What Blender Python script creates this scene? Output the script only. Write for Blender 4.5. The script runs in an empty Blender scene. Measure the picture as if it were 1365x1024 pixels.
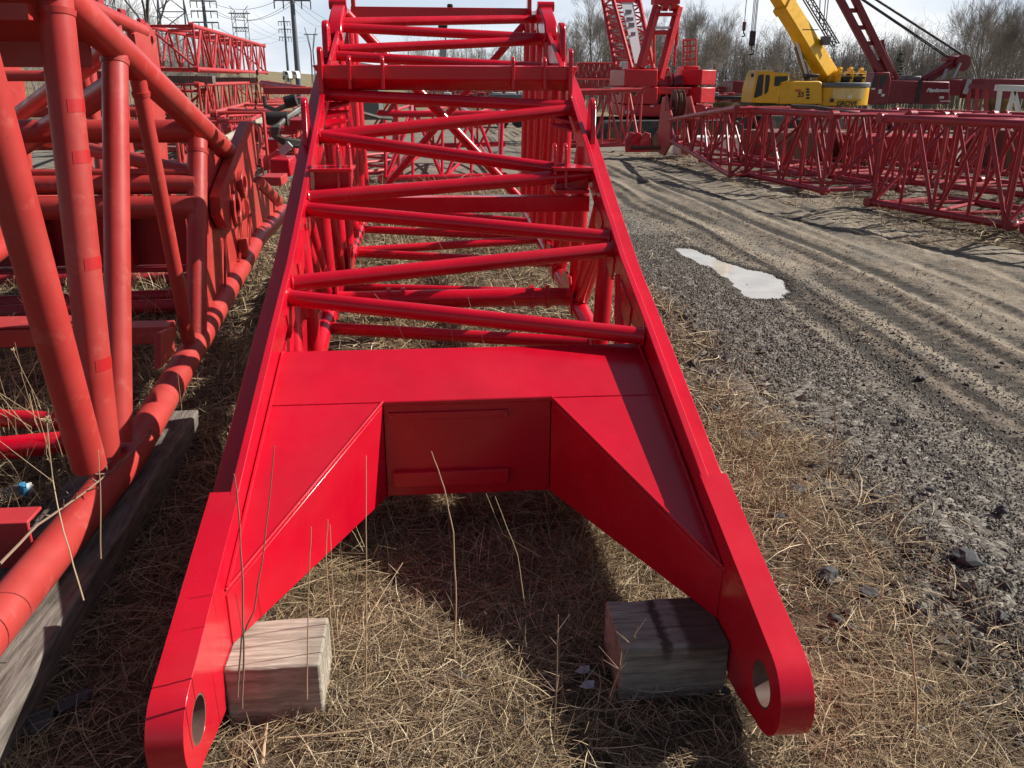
import bpy, math, random
import numpy as np
from mathutils import Vector as V, Matrix
from mathutils.geometry import tessellate_polygon
SC = bpy.context.scene
COL = SC.collection
R = math.radians

# ------------------------------------------------------------------ camera model of the photograph
PW, PH, F = 1365, 1024, 1104.0
PITCH, YAW, ROLL, CH = R(20.0), R(5.34), R(0.24), 1.65
fw = V((math.sin(YAW)*math.cos(PITCH), math.cos(YAW)*math.cos(PITCH), -math.sin(PITCH)))
rt = V((math.cos(YAW), -math.sin(YAW), 0)); up = rt.cross(fw)
rt, up = rt*math.cos(ROLL)+up*math.sin(ROLL), up*math.cos(ROLL)-rt*math.sin(ROLL)
CAM = V((0, 0, CH))
def at(px, py, x=None, y=None, z=None):
    d = fw+rt*((px-PW/2)/F)-up*((py-PH/2)/F)
    if x is not None: t = x/d.x
    elif y is not None: t = y/d.y
    else: t = (z-CH)/d.z
    return CAM+d*t
def ray_hit(px, py, f, lo=0.5, hi=14.0):
    d = fw+rt*((px-PW/2)/F)-up*((py-PH/2)/F)
    a, b = lo, hi
    fa = f(CAM+d*a)
    for _ in range(50):
        m = (a+b)/2; fm = f(CAM+d*m)
        if (fm > 0) == (fa > 0): a = m
        else: b = m
    return CAM+d*a
def ground_z(x, y):
    def ss(a, b, t):
        t = max(0.0, min(1.0, (t-a)/(b-a))); return t*t*(3-2*t)
    z = -1.15*ss(15, 46, y) - 1.3*ss(50, 170, y)
    z += 9.5*ss(70, 210, y)*ss(-8, -95, x)
    return z

# ------------------------------------------------------------------ objects
ORG = {}
def tag(o, label=None, cat=None, group=None, kind=None):
    if label: o['label'] = label
    if cat: o['category'] = cat
    if group: o['group'] = group
    if kind: o['kind'] = kind
    return o
def thing(name, label, cat, loc=(0, 0, 0), group=None):
    o = bpy.data.objects.new(name, None); COL.objects.link(o)
    o.location = loc; o.empty_display_size = .2
    ORG[o] = V(loc)
    return tag(o, label, cat, group)
def copy_tree(o, parent=None):
    c = o.copy(); COL.objects.link(c)
    if parent: c.parent = parent
    for ch in list(o.children): copy_tree(ch, c)
    return c
class MB:
    def __init__(s): s.v = []; s.f = []
    def add(s, vs, fs):
        b = len(s.v); s.v += [tuple(p) for p in vs]; s.f += [tuple(i+b for i in f) for f in fs]; return s
    def tube(s, p0, p1, r0, r1=None, n=10, caps=True):
        return s.path([p0, p1], [r0, r0 if r1 is None else r1], n, caps)
    def path(s, pts, rad, n=8, caps=True):
        pts = [V(p) for p in pts]
        if not isinstance(rad, (list, tuple)): rad = [rad]*len(pts)
        vs = []; fs = []; prev = None
        for i, p in enumerate(pts):
            d = (pts[min(i+1, len(pts)-1)]-pts[max(i-1, 0)]).normalized()
            if prev is None:
                u = d.cross(V((0, 0, 1)))
                if u.length < .05: u = d.cross(V((0, 1, 0)))
            else: u = prev-d*prev.dot(d)
            u.normalize(); prev = u; w = d.cross(u)
            for k in range(n):
                a = 2*math.pi*k/n; vs.append(p+(u*math.cos(a)+w*math.sin(a))*rad[i])
        for i in range(len(pts)-1):
            for k in range(n):
                a = i*n+k; b = i*n+(k+1) % n; fs.append((b, a, a+n, b+n))
        if caps:
            fs.append(tuple(range(n))); fs.append(tuple(range((len(pts)-1)*n+n-1, (len(pts)-1)*n-1, -1)))
        return s.add(vs, fs)
    def box(s, c, size, rot=None):
        c = V(c); hx, hy, hz = [q/2 for q in size]
        vs = [V((x, y, z)) for z in (-hz, hz) for y in (-hy, hy) for x in (-hx, hx)]
        if rot is not None: vs = [rot @ q for q in vs]
        return s.add([c+q for q in vs], [(0, 2, 3, 1), (4, 5, 7, 6), (0, 1, 5, 4), (2, 6, 7, 3), (0, 4, 6, 2), (1, 3, 7, 5)])
    def beam(s, p0, p1, w, h):          # rectangular bar between two points, h measured upwards
        p0, p1 = V(p0), V(p1); d = (p1-p0).normalized(); u = d.cross(V((0, 0, 1)))
        if u.length < .05: u = V((1, 0, 0))
        u.normalize(); q = u.cross(d)
        vs = [p+u*a*w/2+q*b*h/2 for p in (p0, p1) for a, b in ((-1, -1), (1, -1), (1, 1), (-1, 1))]
        return s.add(vs, [(0, 1, 2, 3), (7, 6, 5, 4), (0, 4, 5, 1), (1, 5, 6, 2), (2, 6, 7, 3), (3, 7, 4, 0)])
    def prism(s, poly, vec, holes=()):
        poly = [V(p) for p in poly]; vec = V(vec)
        if not holes:
            n = len(poly)
            vs = poly+[p+vec for p in poly]
            fs = [tuple(range(n)), tuple(range(2*n-1, n-1, -1))]+[((i+1) % n, i, i+n, (i+1) % n+n) for i in range(n)]
            return s.add(vs, fs)
        loops = [poly]+[[V(p) for p in h] for h in holes]
        flat = [p for l in loops for p in l]; m = len(flat)
        tris = tessellate_polygon(loops)
        fs = [tuple(t) for t in tris]+[tuple(i+m for i in reversed(t)) for t in tris]
        b = 0
        for l in loops:
            n = len(l); fs += [(b+(i+1) % n, b+i, b+i+m, b+(i+1) % n+m) for i in range(n)]; b += n
        return s.add(flat+[p+vec for p in flat], fs)
    def build(s, name, mat, parent=None, loc=None, bevel=0, smooth=True, kind=None, angle=35):
        o0 = ORG[parent] if parent else V(loc or (0, 0, 0))
        me = bpy.data.meshes.new(name)
        me.from_pydata([(x-o0.x, y-o0.y, z-o0.z) for x, y, z in s.v], [], s.f)
        import bmesh
        bm = bmesh.new(); bm.from_mesh(me); bmesh.ops.recalc_face_normals(bm, faces=bm.faces); bm.to_mesh(me); bm.free()
        if smooth:
            me.polygons.foreach_set('use_smooth', [True]*len(me.polygons)); me.set_sharp_from_angle(angle=R(angle))
        me.materials.append(mat)
        o = bpy.data.objects.new(name, me); COL.objects.link(o); ORG[o] = o0
        if parent: o.parent = parent
        else: o.location = o0
        if bevel:
            b = o.modifiers.new('bevel', 'BEVEL'); b.width = bevel; b.segments = 2; b.limit_method = 'ANGLE'; b.angle_limit = R(40)
        if kind: o['kind'] = kind
        return o
def circ(c, r, n, u, w, a0=0, a1=2*math.pi, closed=True):
    c, u, w = V(c), V(u), V(w)
    m = n if closed else n+1
    return [c+(u*math.cos(a0+(a1-a0)*k/n)+w*math.sin(a0+(a1-a0)*k/n))*r for k in range(m)]

# ------------------------------------------------------------------ materials
def mat(name, base, rough=.5, metal=0, spec=.5, coat=0):
    m = bpy.data.materials.new(name); m.use_nodes = True
    b = m.node_tree.nodes['Principled BSDF']
    b.inputs['Base Color'].default_value = (*base, 1); b.inputs['Roughness'].default_value = rough
    b.inputs['Metallic'].default_value = metal; b.inputs['Specular IOR Level'].default_value = spec
    b.inputs['Coat Weight'].default_value = coat; b.inputs['Coat Roughness'].default_value = .12
    return m, m.node_tree, b
def N(nt, t, **kw):
    n = nt.nodes.new(t)
    for k, v in kw.items(): setattr(n, k, v)
    return n
def noise(nt, scale, detail=4, rough=.5, vec=None, stretch=None):
    g = N(nt, 'ShaderNodeNewGeometry'); src = g.outputs['Position']
    if stretch:
        mp = N(nt, 'ShaderNodeMapping'); mp.inputs['Scale'].default_value = stretch
        nt.links.new(src, mp.inputs['Vector']); src = mp.outputs['Vector']
    n = N(nt, 'ShaderNodeTexNoise'); n.inputs['Scale'].default_value = scale
    n.inputs['Detail'].default_value = detail; n.inputs['Roughness'].default_value = rough
    nt.links.new(src, n.inputs['Vector'])
    return n.outputs['Fac']
def ramp(nt, fac, stops):
    r = N(nt, 'ShaderNodeValToRGB'); e = r.color_ramp.elements
    e[0].position, e[0].color = stops[0][0], (*stops[0][1], 1)
    e[1].position, e[1].color = stops[-1][0], (*stops[-1][1], 1)
    for p, c in stops[1:-1]:
        q = e.new(p); q.color = (*c, 1)
    nt.links.new(fac, r.inputs['Fac']); return r.outputs['Color']
def mix(nt, a, b, fac, mode='MIX'):
    m = N(nt, 'ShaderNodeMix', data_type='RGBA', blend_type=mode)
    for k, v in ((0, fac), (6, a), (7, b)):
        if hasattr(v, 'is_output'): nt.links.new(v, m.inputs[k])
        elif k == 0: m.inputs[0].default_value = v
        else: m.inputs[k].default_value = (*v, 1)
    return m.outputs[2]
def mathn(nt, op, a, b=None, c=None):
    m = N(nt, 'ShaderNodeMath', operation=op)
    for k, v in enumerate((a, b, c)):
        if v is None: continue
        if hasattr(v, 'is_output'): nt.links.new(v, m.inputs[k])
        else: m.inputs[k].default_value = v
    return m.outputs[0]
def bump(nt, b, h, strength, dist):
    n = N(nt, 'ShaderNodeBump'); n.inputs['Strength'].default_value = strength; n.inputs['Distance'].default_value = dist
    nt.links.new(h, n.inputs['Height']); nt.links.new(n.outputs['Normal'], b.inputs['Normal'])
def paint(name, base, rough, wear=0.0, worn=(.6, .2, .15), scale=3.0, coat=0, dust=0.0, spec=.5):
    m, nt, b = mat(name, base, rough, 0, spec, coat)
    dark = tuple(c*.86 for c in base); lite = tuple(min(1, c*1.06) for c in base)
    c = ramp(nt, noise(nt, scale, 5, .6), [(.3, dark), (.7, lite)])
    if wear:
        f = ramp(nt, noise(nt, 9, 6, .7), [(.56, (0, 0, 0)), (.72, (wear,)*3)])
        c = mix(nt, c, worn, f)
        f2 = ramp(nt, noise(nt, 70, 2, .5), [(.70, (0, 0, 0)), (.76, (wear,)*3)])
        c = mix(nt, c, (.09, .035, .02), f2)
    if dust:
        f = ramp(nt, noise(nt, 1.7, 6, .65), [(.45, (0, 0, 0)), (.8, (dust,)*3)])
        c = mix(nt, c, (.38, .3, .22), f)
    nt.links.new(c, b.inputs['Base Color'])
    rr = ramp(nt, noise(nt, 6, 4, .6), [(.3, (rough*.8,)*3), (.75, (min(1, rough*1.35),)*3)])
    nt.links.new(rr, b.inputs['Roughness'])
    bump(nt, b, noise(nt, 120, 2, .5), .04, .002)
    return m
M = {}
M['red'] = paint('fresh_red_paint', (.57, .0030, .020), .24, 0, coat=.22, dust=.045, spec=.45)
M['faded'] = paint('faded_red_paint', (.44, .038, .033), .38, .5, (.56, .15, .12), dust=.14)
M['crimson'] = paint('crimson_paint', (.36, .013, .026), .38, .3, (.42, .05, .06), dust=.10)
M['coral'] = paint('coral_paint', (.47, .032, .038), .45, .4, (.5, .12, .1), dust=.12)
M['crane_red'] = paint('crane_red_paint', (.58, .007, .018), .38, 0, dust=.06)
M['maroon'] = paint('maroon_paint', (.20, .009, .022), .4, .2, (.25, .03, .04), dust=.08)
M['yellow'] = paint('yellow_paint', (.78, .42, .012), .38, 0, dust=.05)
M['cream'] = paint('pale_yellow_paint', (.72, .52, .2), .45)
M['band_grey'] = paint('band_grey_paint', (.13, .14, .15), .5)
M['white'] = paint('white_paint', (.74, .73, .7), .5, .2, (.5, .45, .4), dust=.1)
M['steel'] = paint('galvanised_steel', (.36, .38, .4), .5)
M['pole'] = paint('weathered_pole_steel', (.14, .16, .19), .6)
M['pylon'] = paint('pylon_steel', (.22, .23, .25), .6)
M['black'] = paint('black_rubber', (.018, .018, .02), .6, dust=.15)
M['track'] = paint('crawler_steel', (.035, .033, .034), .7, dust=.25)
M['wire'] = paint('wire_rope', (.06, .06, .065), .55)
M['hose'] = paint('hydraulic_hose', (.045, .038, .03), .5, dust=.35)
M['rust'] = paint('rusty_steel', (.16, .075, .045), .75, .4, (.3, .15, .1))
M['bore'] = paint('bare_bore_steel', (.10, .05, .04), .5, .6, (.24, .13, .11), dust=.2)
M['glass'] = mat('cab_glass', (.02, .025, .03), .08)[0]
M['letter_white'] = mat('white_lettering', (.8, .8, .8), .5)[0]
M['letter_black'] = mat('black_lettering', (.02, .02, .02), .5)[0]
M['letter_red'] = mat('red_lettering', (.45, .02, .02), .5)[0]
M['tape'] = paint('red_tape', (.47, .018, .02), .32)
def wood(name, c0, c1, c2, stretch, stain=False):
    m, nt, b = mat(name, c1, .85, 0, .2)
    g = noise(nt, 22, 6, .65, stretch=stretch); g2 = noise(nt, 3.5, 4, .6)
    c = ramp(nt, g, [(.28, c0), (.5, c1), (.72, c2)])
    c = mix(nt, c, tuple(q*.45 for q in c1), ramp(nt, g2, [(.5, (0, 0, 0)), (.72, (.75,)*3)]))
    g3 = noise(nt, 14, 5, .7, stretch=tuple(q*.4 for q in stretch))
    c = mix(nt, c, tuple(q*.35 for q in c1), ramp(nt, g3, [(.62, (0, 0, 0)), (.70, (.55,)*3)]))
    if stain:       # two brown bands of spilt oil soaked into the block
        gg = N(nt, 'ShaderNodeNewGeometry'); sp = N(nt, 'ShaderNodeSeparateXYZ'); nt.links.new(gg.outputs['Position'], sp.inputs[0])
        xx_ = mathn(nt, 'ADD', sp.outputs['X'], mathn(nt, 'MULTIPLY', mathn(nt, 'SUBTRACT', noise(nt, 30, 5, .7), .5), .05))
        f = ramp(nt, mathn(nt, 'MULTIPLY', mathn(nt, 'SUBTRACT', xx_, .48), 3.0), [(.35, (0, 0, 0)), (.385, (.85,)*3), (.43, (.85,)*3), (.47, (0, 0, 0)), (.56, (.05,)*3), (.62, (.8,)*3), (.95, (.65,)*3)])
        zt = N(nt, 'ShaderNodeMapRange'); zt.inputs['From Min'].default_value = .10; zt.inputs['From Max'].default_value = .168; nt.links.new(sp.outputs['Z'], zt.inputs['Value'])
        c = mix(nt, c, (.06, .03, .022), mathn(nt, 'MULTIPLY', f, zt.outputs['Result']))
    nt.links.new(c, b.inputs['Base Color']); bump(nt, b, g, .8, .008)
    return m
M['stained_oak'] = wood('stained_dark_oak', (.15, .12, .095), (.36, .31, .25), (.5, .44, .36), (.25, 3, 3), True)  # darker wood tones than the other block, plus the stain bands
M['oak'] = wood('sawn_oak', (.19, .15, .115), (.40, .345, .275), (.58, .51, .42), (.25, 3, 3))
M['grey_oak'] = wood('dark_sawn_oak', (.15, .12, .095), (.36, .31, .25), (.5, .44, .36), (.25, 3, 3))
M['sleeper'] = wood('weathered_timber', (.06, .05, .042), (.17, .145, .125), (.27, .235, .2), (3, .25, 3))
M['stain'] = mat('oil_stain_on_wood', (.055, .03, .025), .7)[0]
M['rock'] = paint('dark_rock', (.055, .056, .06), .85, .3, (.12, .12, .12))
M['bark'] = paint('grey_bark', (.22, .195, .17), .9)
M['twig'] = paint('twig_bark', (.27, .24, .215), .9)
M['willow'] = paint('willow_twig', (.30, .2, .095), .9)
M['wood_far'] = paint('woodland_twigs', (.20, .178, .16), .95)
M['conifer'] = paint('conifer_needles', (.03, .045, .03), .9)
M['stalk'] = paint('dry_stalk', (.50, .37, .22), .8)
M['darkstalk'] = paint('dark_dry_stalk', (.26, .17, .12), .85)
M['label_blue'] = mat('bottle_label', (.05, .30, .52), .4)[0]
M['label_white'] = mat('bottle_cap_white', (.7, .72, .72), .4)[0]
m, nt, b = mat('clear_plastic', (.86, .82, .72), .08); b.inputs['Transmission Weight'].default_value = .8; b.inputs['IOR'].default_value = 1.3
M['plastic'] = m
m, nt, b = mat('straw', (.4, .3, .17), .75, 0, .25)
a = N(nt, 'ShaderNodeAttribute', attribute_name='tint'); nt.links.new(a.outputs['Color'], b.inputs['Base Color'])
M['straw'] = m
m, nt, b = mat('gravel_stone', (.2, .2, .19), .8, 0, .3)
a = N(nt, 'ShaderNodeAttribute', attribute_name='tint'); nt.links.new(a.outputs['Color'], b.inputs['Base Color'])
M['stone'] = m

# ------------------------------------------------------------------ world, sun, camera
SUN = V((1.33, .22, 1.0)).normalized()
el = math.asin(SUN.z); az = math.atan2(SUN.x, SUN.y)
w = bpy.data.worlds.new('World'); SC.world = w; w.use_nodes = True
nt = w.node_tree; bg = nt.nodes['Background']
sky = N(nt, 'ShaderNodeTexSky', sky_type='NISHITA'); sky.sun_disc = False
sky.sun_elevation = el; sky.sun_rotation = az; sky.air_density = 1.0; sky.dust_density = 1.5; sky.ozone_density = 1.0; sky.altitude = 200
# thin high cloud veil: real cloud cover whitens the blue
tc = N(nt, 'ShaderNodeTexCoord'); mp = N(nt, 'ShaderNodeMapping'); mp.inputs['Scale'].default_value = (1, 1, 3.2)
nt.links.new(tc.outputs['Generated'], mp.inputs['Vector'])
cn = N(nt, 'ShaderNodeTexNoise'); cn.inputs['Scale'].default_value = 2.6; cn.inputs['Detail'].default_value = 6; cn.inputs['Roughness'].default_value = .55
nt.links.new(mp.outputs['Vector'], cn.inputs['Vector'])
cf = ramp(nt, cn.outputs['Fac'], [(.34, (.72,)*3), (.62, (1.0,)*3)])
sz = N(nt, 'ShaderNodeSeparateXYZ'); nt.links.new(tc.outputs['Generated'], sz.inputs[0])
hz = N(nt, 'ShaderNodeMapRange', interpolation_type='SMOOTHSTEP'); nt.links.new(sz.outputs['Z'], hz.inputs['Value'])
hz.inputs['From Min'].default_value = .08; hz.inputs['From Max'].default_value = .22; hz.inputs['To Min'].default_value = 1.0; hz.inputs['To Max'].default_value = .06
# veil shaped by hand: cut down overhead and behind to weaken the fill light
fy = N(nt, 'ShaderNodeMapRange', interpolation_type='SMOOTHSTEP'); nt.links.new(sz.outputs['Y'], fy.inputs['Value'])
fy.inputs['From Min'].default_value = -.3; fy.inputs['From Max'].default_value = .65; fy.inputs['To Min'].default_value = .12; fy.inputs['To Max'].default_value = 1.0
vc = ramp(nt, cn.outputs['Fac'], [(.38, (.70, .80, .95)), (.60, (.97, .985, 1.0))])
vs_ = N(nt, 'ShaderNodeVectorMath', operation='SCALE'); nt.links.new(vc, vs_.inputs[0]); vs_.inputs['Scale'].default_value = 15.6
veil = mix(nt, sky.outputs['Color'], vs_.outputs[0], mathn(nt, 'MULTIPLY', mathn(nt, 'MULTIPLY', cf, hz.outputs['Result']), fy.outputs['Result']))
nt.links.new(veil, bg.inputs['Color']); bg.inputs['Strength'].default_value = .05
sd = bpy.data.lights.new('sun', 'SUN'); sd.energy = 5.0; sd.angle = R(.55); sd.color = (1, .955, .88)
so = bpy.data.objects.new('sun', sd); COL.objects.link(so); so.rotation_euler = (-SUN).to_track_quat('-Z', 'Y').to_euler(); so.location = (8, 3, 12)
cd = bpy.data.cameras.new('camera'); cd.sensor_width = 36; cd.lens = 36*F/PW; cd.clip_end = 3000; cd.clip_start = .05
co = bpy.data.objects.new('camera', cd); COL.objects.link(co)
bk = -fw
co.matrix_world = Matrix(((rt.x, up.x, bk.x, CAM.x), (rt.y, up.y, bk.y, CAM.y), (rt.z, up.z, bk.z, CAM.z), (0, 0, 0, 1)))
SC.camera = co
SC.view_settings.view_transform = 'Standard'; SC.view_settings.look = 'None'; SC.view_settings.exposure = .5; SC.view_settings.gamma = 1
SC.cycles.max_bounces = 6; SC.cycles.diffuse_bounces = 2; SC.cycles.glossy_bounces = 3; SC.cycles.transparent_max_bounces = 6

exec_parts = []
# ================================================================== THE RED BUTT SECTION IN FRONT
LIP = [(2.20, .488), (3.10, .80), (3.52, .937), (3.95, 1.115), (5.18, 1.65), (6.05, 1.955), (6.56, 2.15), (7.55, 2.2)]
def lip(y):
    if y <= LIP[0][0]: return LIP[0][1]+(y-LIP[0][0])*.31
    for (a, za), (b_, zb) in zip(LIP, LIP[1:]):
        if y <= b_: return za+(zb-za)*(y-a)/(b_-a)
    return LIP[-1][1]
BOT = [(2.78, .21), (4.1, .46), (5.3, .51), (7.55, .64)]
def botz(y):
    for (a, za), (b_, zb) in zip(BOT, BOT[1:]):
        if y <= b_: return za+(zb-za)*(y-a)/(b_-a)
    return BOT[-1][1]
XC, HW = .1, .7
def X(s, d): return XC+s*(HW+d)
def top_hit(px, py, off=.06): return ray_hit(px, py, lambda p: p.z-(lip(p.y)-off))
jib = thing('boom_section', 'fresh glossy red crane boom end section with two pin lugs pointing at the camera', 'boom section', (.1, 2.0, 0))
RED = M['red']
ys = [2.24, 2.6, 3.10, 3.52, 3.95, 4.5, 5.18, 6.05, 6.56, 7.55]
for s in (-1, 1):
    # web plate with raised lip
    lo = [(7.55, lip(7.55)-.14), (6.56, lip(6.56)-.14), (6.05, lip(6.05)-.14), (5.18, lip(5.18)-.14), (3.95, lip(3.95)-.13), (3.52, lip(3.52)-.13), (3.12, lip(3.12)-.14), (3.09, .24), (2.2, .19), (2.05, .172), (2.02, .36)]
    poly = [(X(s, 0), y, z) for y, z in [(2.02, lip(2.02)-.03)]+[(y, lip(y)) for y in [2.2, 3.10, 3.52, 3.95, 5.18, 6.05, 6.56, 7.55]]+lo]
    MB().prism(poly, (s*.026, 0, 0)).build('chord', RED, jib, bevel=.003)
    fl = [(X(s, .026), y, lip(y)-.052) for y in ys]+[(X(s, .026), y, lip(y)-.074) for y in reversed(ys)]
    MB().prism(fl, (s*.068, 0, 0)).build('chord_flange', RED, jib, bevel=.003)
    ow = [(X(s, .078), y, lip(y)-.075) for y in ys]+[(X(s, .078), y, lip(y)-.135) for y in reversed(ys)]
    MB().prism(ow, (s*.014, 0, 0)).build('chord_outer_web', RED, jib, bevel=.002)
    # lug with pin hole
    c = (1.66, .207)
    out = [(2.262, lip(2.262)-.001), (2.235, lip(2.235)+.0005)]
    a0 = math.atan2(.955, -.296)
    out += [(c[0]+.122*math.cos(a), c[1]+.122*math.sin(a)) for a in [a0+(R(272)-a0)*k/18 for k in range(19)]]
    out += [(1.76, .066), (1.872, .052), (1.892, .094), (1.912, .046), (1.96, .06), (2.06, .165), (2.262, .19)]
    hole = [(X(s, .0), c[0]+.06*math.cos(2*math.pi*k/36), c[1]+.06*math.sin(2*math.pi*k/36)) for k in range(36)]
    lug = MB().prism([(X(s, 0), y, z) for y, z in out], (s*.086, 0, 0), [hole])
    # proud of the web plate by 2 mm inside
    lug.v = [(x-s*.002, y, z) for x, y, z in lug.v]
    lo_ = lug.build('pin_lug', RED, jib, bevel=.003)
    br = MB()
    prof = [(.0598, -.001), (.0598, .083), (.0545, .083), (.0545, -.001)]
    vs = []; fs = []
    for k in range(40):
        a = 2*math.pi*k/40
        for r_, d_ in prof: vs.append((X(s, d_), c[0]+r_*math.cos(a), c[1]+r_*math.sin(a)))
    for k in range(40):
        for j in range(4): fs.append((k*4+j, k*4+(j+1) % 4, ((k+1) % 40)*4+(j+1) % 4, ((k+1) % 40)*4+j))
    br.add(vs, fs).build('bore_ring', M['bore'], lo_)
    # bottom chord
    pts = [(X(s, -.015), y, botz(y)) for y in (3.05, 4.1, 5.3, 7.5)]
    MB().path(pts, .05, 14).build('lower_chord', RED, jib)
    # lacing of the side face
    tops = [3.88, 4.62, 5.28, 5.72, 6.14, 6.52, 6.95, 7.38]
    for i, y in enumerate(tops):
        MB().tube((X(s, .02), y, lip(y)-.08), (X(s, -.01), y-.04, botz(y)), .042, n=14).build('upright', RED, jib)
        if i < 5:
            MB().tube((X(s, .02), y+.05, lip(y)-.1), (X(s, -.01), y+.56, botz(y+.56)), .036, n=12).build('side_brace', RED, jib)
    MB().tube((X(s, .02), 3.55, lip(3.5)-.08), (X(s, -.01), 3.30, botz(3.3)), .034, n=12).build('side_brace', RED, jib)
    MB().tube((X(s, .02), 4.1, lip(4.1)-.1), (X(s, -.01), 4.52, botz(4.52)), .036, n=12).build('side_brace', RED, jib)
    # gussets at the lower chord
    for y0, y1 in ((4.35, 4.75), (5.1, 5.45)):
        MB().prism([(X(s, -.07), y0, botz(y0)-.02), (X(s, -.07), y0+.12, botz(y0)+.17), (X(s, -.07), y1-.05, botz(y1)+.15), (X(s, -.07), y1, botz(y1)-.02)], (s*.016, 0, 0)).build('gusset', RED, jib, bevel=.002)
    # gussets where the cross tubes land
    for y in (3.36, 3.73, 4.03):
        MB().prism([(X(s, -.006), y-.11, lip(y-.11)-.07), (X(s, -.006), y+.11, lip(y+.11)-.07), (X(s, -.006), y+.07, lip(y+.07)-.19), (X(s, -.006), y-.07, lip(y-.07)-.19)], (s*.012, 0, 0)).build('gusset', RED, jib)
    # lifting ears
    for y, h, wd in ((4.66, .15, .09),):
        zz = lip(y)-.05
        pl = [(X(s, .05), y-wd, zz-.12), (X(s, .05), y-.05, zz+h)]+[(X(s, .05), y+.05*math.cos(a), zz+h+.05*math.sin(a)) for a in [math.pi-math.pi*k/10 for k in range(11)]]+[(X(s, .05), y+wd, zz+.0)]
        MB().prism(pl, (s*.026, 0, 0)).build('lifting_ear', RED, jib, bevel=.004)
    y, zz = 5.8, lip(5.8)-.08
    pl = [(X(s, .035), y-.10, zz), (X(s, .035), y-.075, zz+.14)]+[(X(s, .035), y+.07*math.cos(a), zz+.17+.06*math.sin(a)) for a in [math.pi-math.pi*k/10 for k in range(11)]]+[(X(s, .035), y+.11, zz+.04)]
    MB().prism(pl, (s*.04, 0, 0)).build('lifting_ear', RED, jib, bevel=.008)
    # peak block
    pl = [(6.08, 1.95), (6.14, 2.04), (6.42, 2.155), (6.60, 2.165), (6.62, 2.10), (6.42, 1.98), (6.2, 1.88)]
    MB().prism([(X(s, -.015), y, z) for y, z in pl], (s*.09, 0, 0)).build('peak_block', RED, jib, bevel=.01)
    MB().tube((X(s, -.02), 6.5, 2.165), (X(s, .1), 6.5, 2.165), .035, n=14).build('peak_pin', RED, jib)
    yy = 6.86
    MB().prism([(X(s, -.055), yy-.04, lip(yy)), (X(s, -.055), yy-.035, 2.33)]+[(X(s, -.055), yy+.035*math.cos(a), 2.33+.035*math.sin(a)) for a in [math.pi-math.pi*k/8 for k in range(9)]]+[(X(s, -.055), yy+.06, lip(yy)-.05)], (s*.03, 0, 0)).build('lifting_ear', RED, jib, bevel=.004)
    # bracket stubs carrying paired lugs
    x0, x1 = X(s, -.002), X(s, -.205)
    ctr = (x0+x1)/2; ln = abs(x1-x0); by = 4.30; bz = 1.245
    st = MB(); st.box((ctr, by, bz), (ln, .22, .016)); st.box((ctr, by-.02, bz-.056), (ln-.02, .016, .094)); st.box((ctr, by, bz-.112), (ln-.03, .17, .016))
    sto = st.build('bracket', RED, jib, bevel=.002)
    for d_ in (-.14, -.195):
        pl = [(X(s, d_), by-.06, bz-.1), (X(s, d_), by-.035, bz+.09)]+[(X(s, d_), by+.03*math.cos(a), bz+.09+.03*math.sin(a)) for a in [math.pi-math.pi*k/8 for k in range(9)]]+[(X(s, d_), by+.08, bz-.05)]
        MB().prism(pl, (s*.015, 0, 0)).build('bracket_lug', RED, sto, bevel=.002)
# end plate: the flat U with its two tapering box arms
PZ = lambda y: .67+.306*(y-3.05)
pp = [(-.6, 3.085), (.8, 3.085), (.8, 1.985), (.402, 2.77), (-.202, 2.77), (-.6, 1.985)]
ep = MB().prism([(x, y, PZ(y)) for x, y in pp], (0, 0, -.018))
ep.build('end_plate', RED, jib, bevel=.004)
wb = MB()
wb.prism([(-.202, 2.778, PZ(2.778)-.017), (.402, 2.778, PZ(2.778)-.017), (.402, 2.778, .205), (-.202, 2.778, .205)], (0, .016, 0))
rec = wb.build('recess_web', RED, jib, bevel=.002)
for zt, zb, th, xa, xb in ((.538, .512, .008, -.187, .247), (.307, .25, .022, -.177, .245)):
    MB().box(((xa+xb)/2, 2.778-th/2-.001, (zt+zb)/2), (xb-xa, th, zt-zb)).build('mounting_strip', RED, rec, bevel=.002)
for xa in (-.175, .235):
    MB().tube((xa, 2.764, .526), (xa, 2.77, .526), .006, n=8).build('bolt', M['coral'], rec)
for s in (-1, 1):
    ci = (XC+s*.302, 2.77); ti = (XC+s*.695, 1.992)
    MB().prism([(ci[0], ci[1], PZ(ci[1])-.017), (ti[0], ti[1], PZ(ti[1])-.017), (ti[0], ti[1], .168), (XC+s*.66, 2.06, .172), (ci[0], ci[1], .205)], (s*.016, .008, 0)).build('arm_plate', RED, jib, bevel=.003)
    MB().prism([(ci[0], 2.775, .206), (ti[0], 2.0, .171), (XC+s*.697, 2.06, .171), (XC+s*.697, 3.07, .235), (ci[0], 3.07, .235)], (0, 0, .014)).build('arm_base_plate', RED, jib, bevel=.002)
    sm = MB(); z_ = lambda y: PZ(y)+.001
    sm.path([(X(s, -.008), 3.08, z_(3.08)), (X(s, -.008), 2.5, z_(2.5)), (X(s, -.008), 2.0, z_(2.0))], .006, 6)
    sm.path([(X(s, -.01), 2.765, z_(2.765)), (ci[0], 2.765, z_(2.765))], .0025, 6)
    sm.path([(ci[0], ci[1]-.002, z_(ci[1])), (ti[0], ti[1], z_(ti[1]))], .004, 6)
    sm.build('weld_seam', RED, jib)
MB().prism([(-.598, 3.085, PZ(3.085)-.017), (.798, 3.085, PZ(3.085)-.017), (.798, 3.085, .236), (-.598, 3.085, .236)], (0, -.015, 0)).build('back_web', RED, jib)
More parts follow.
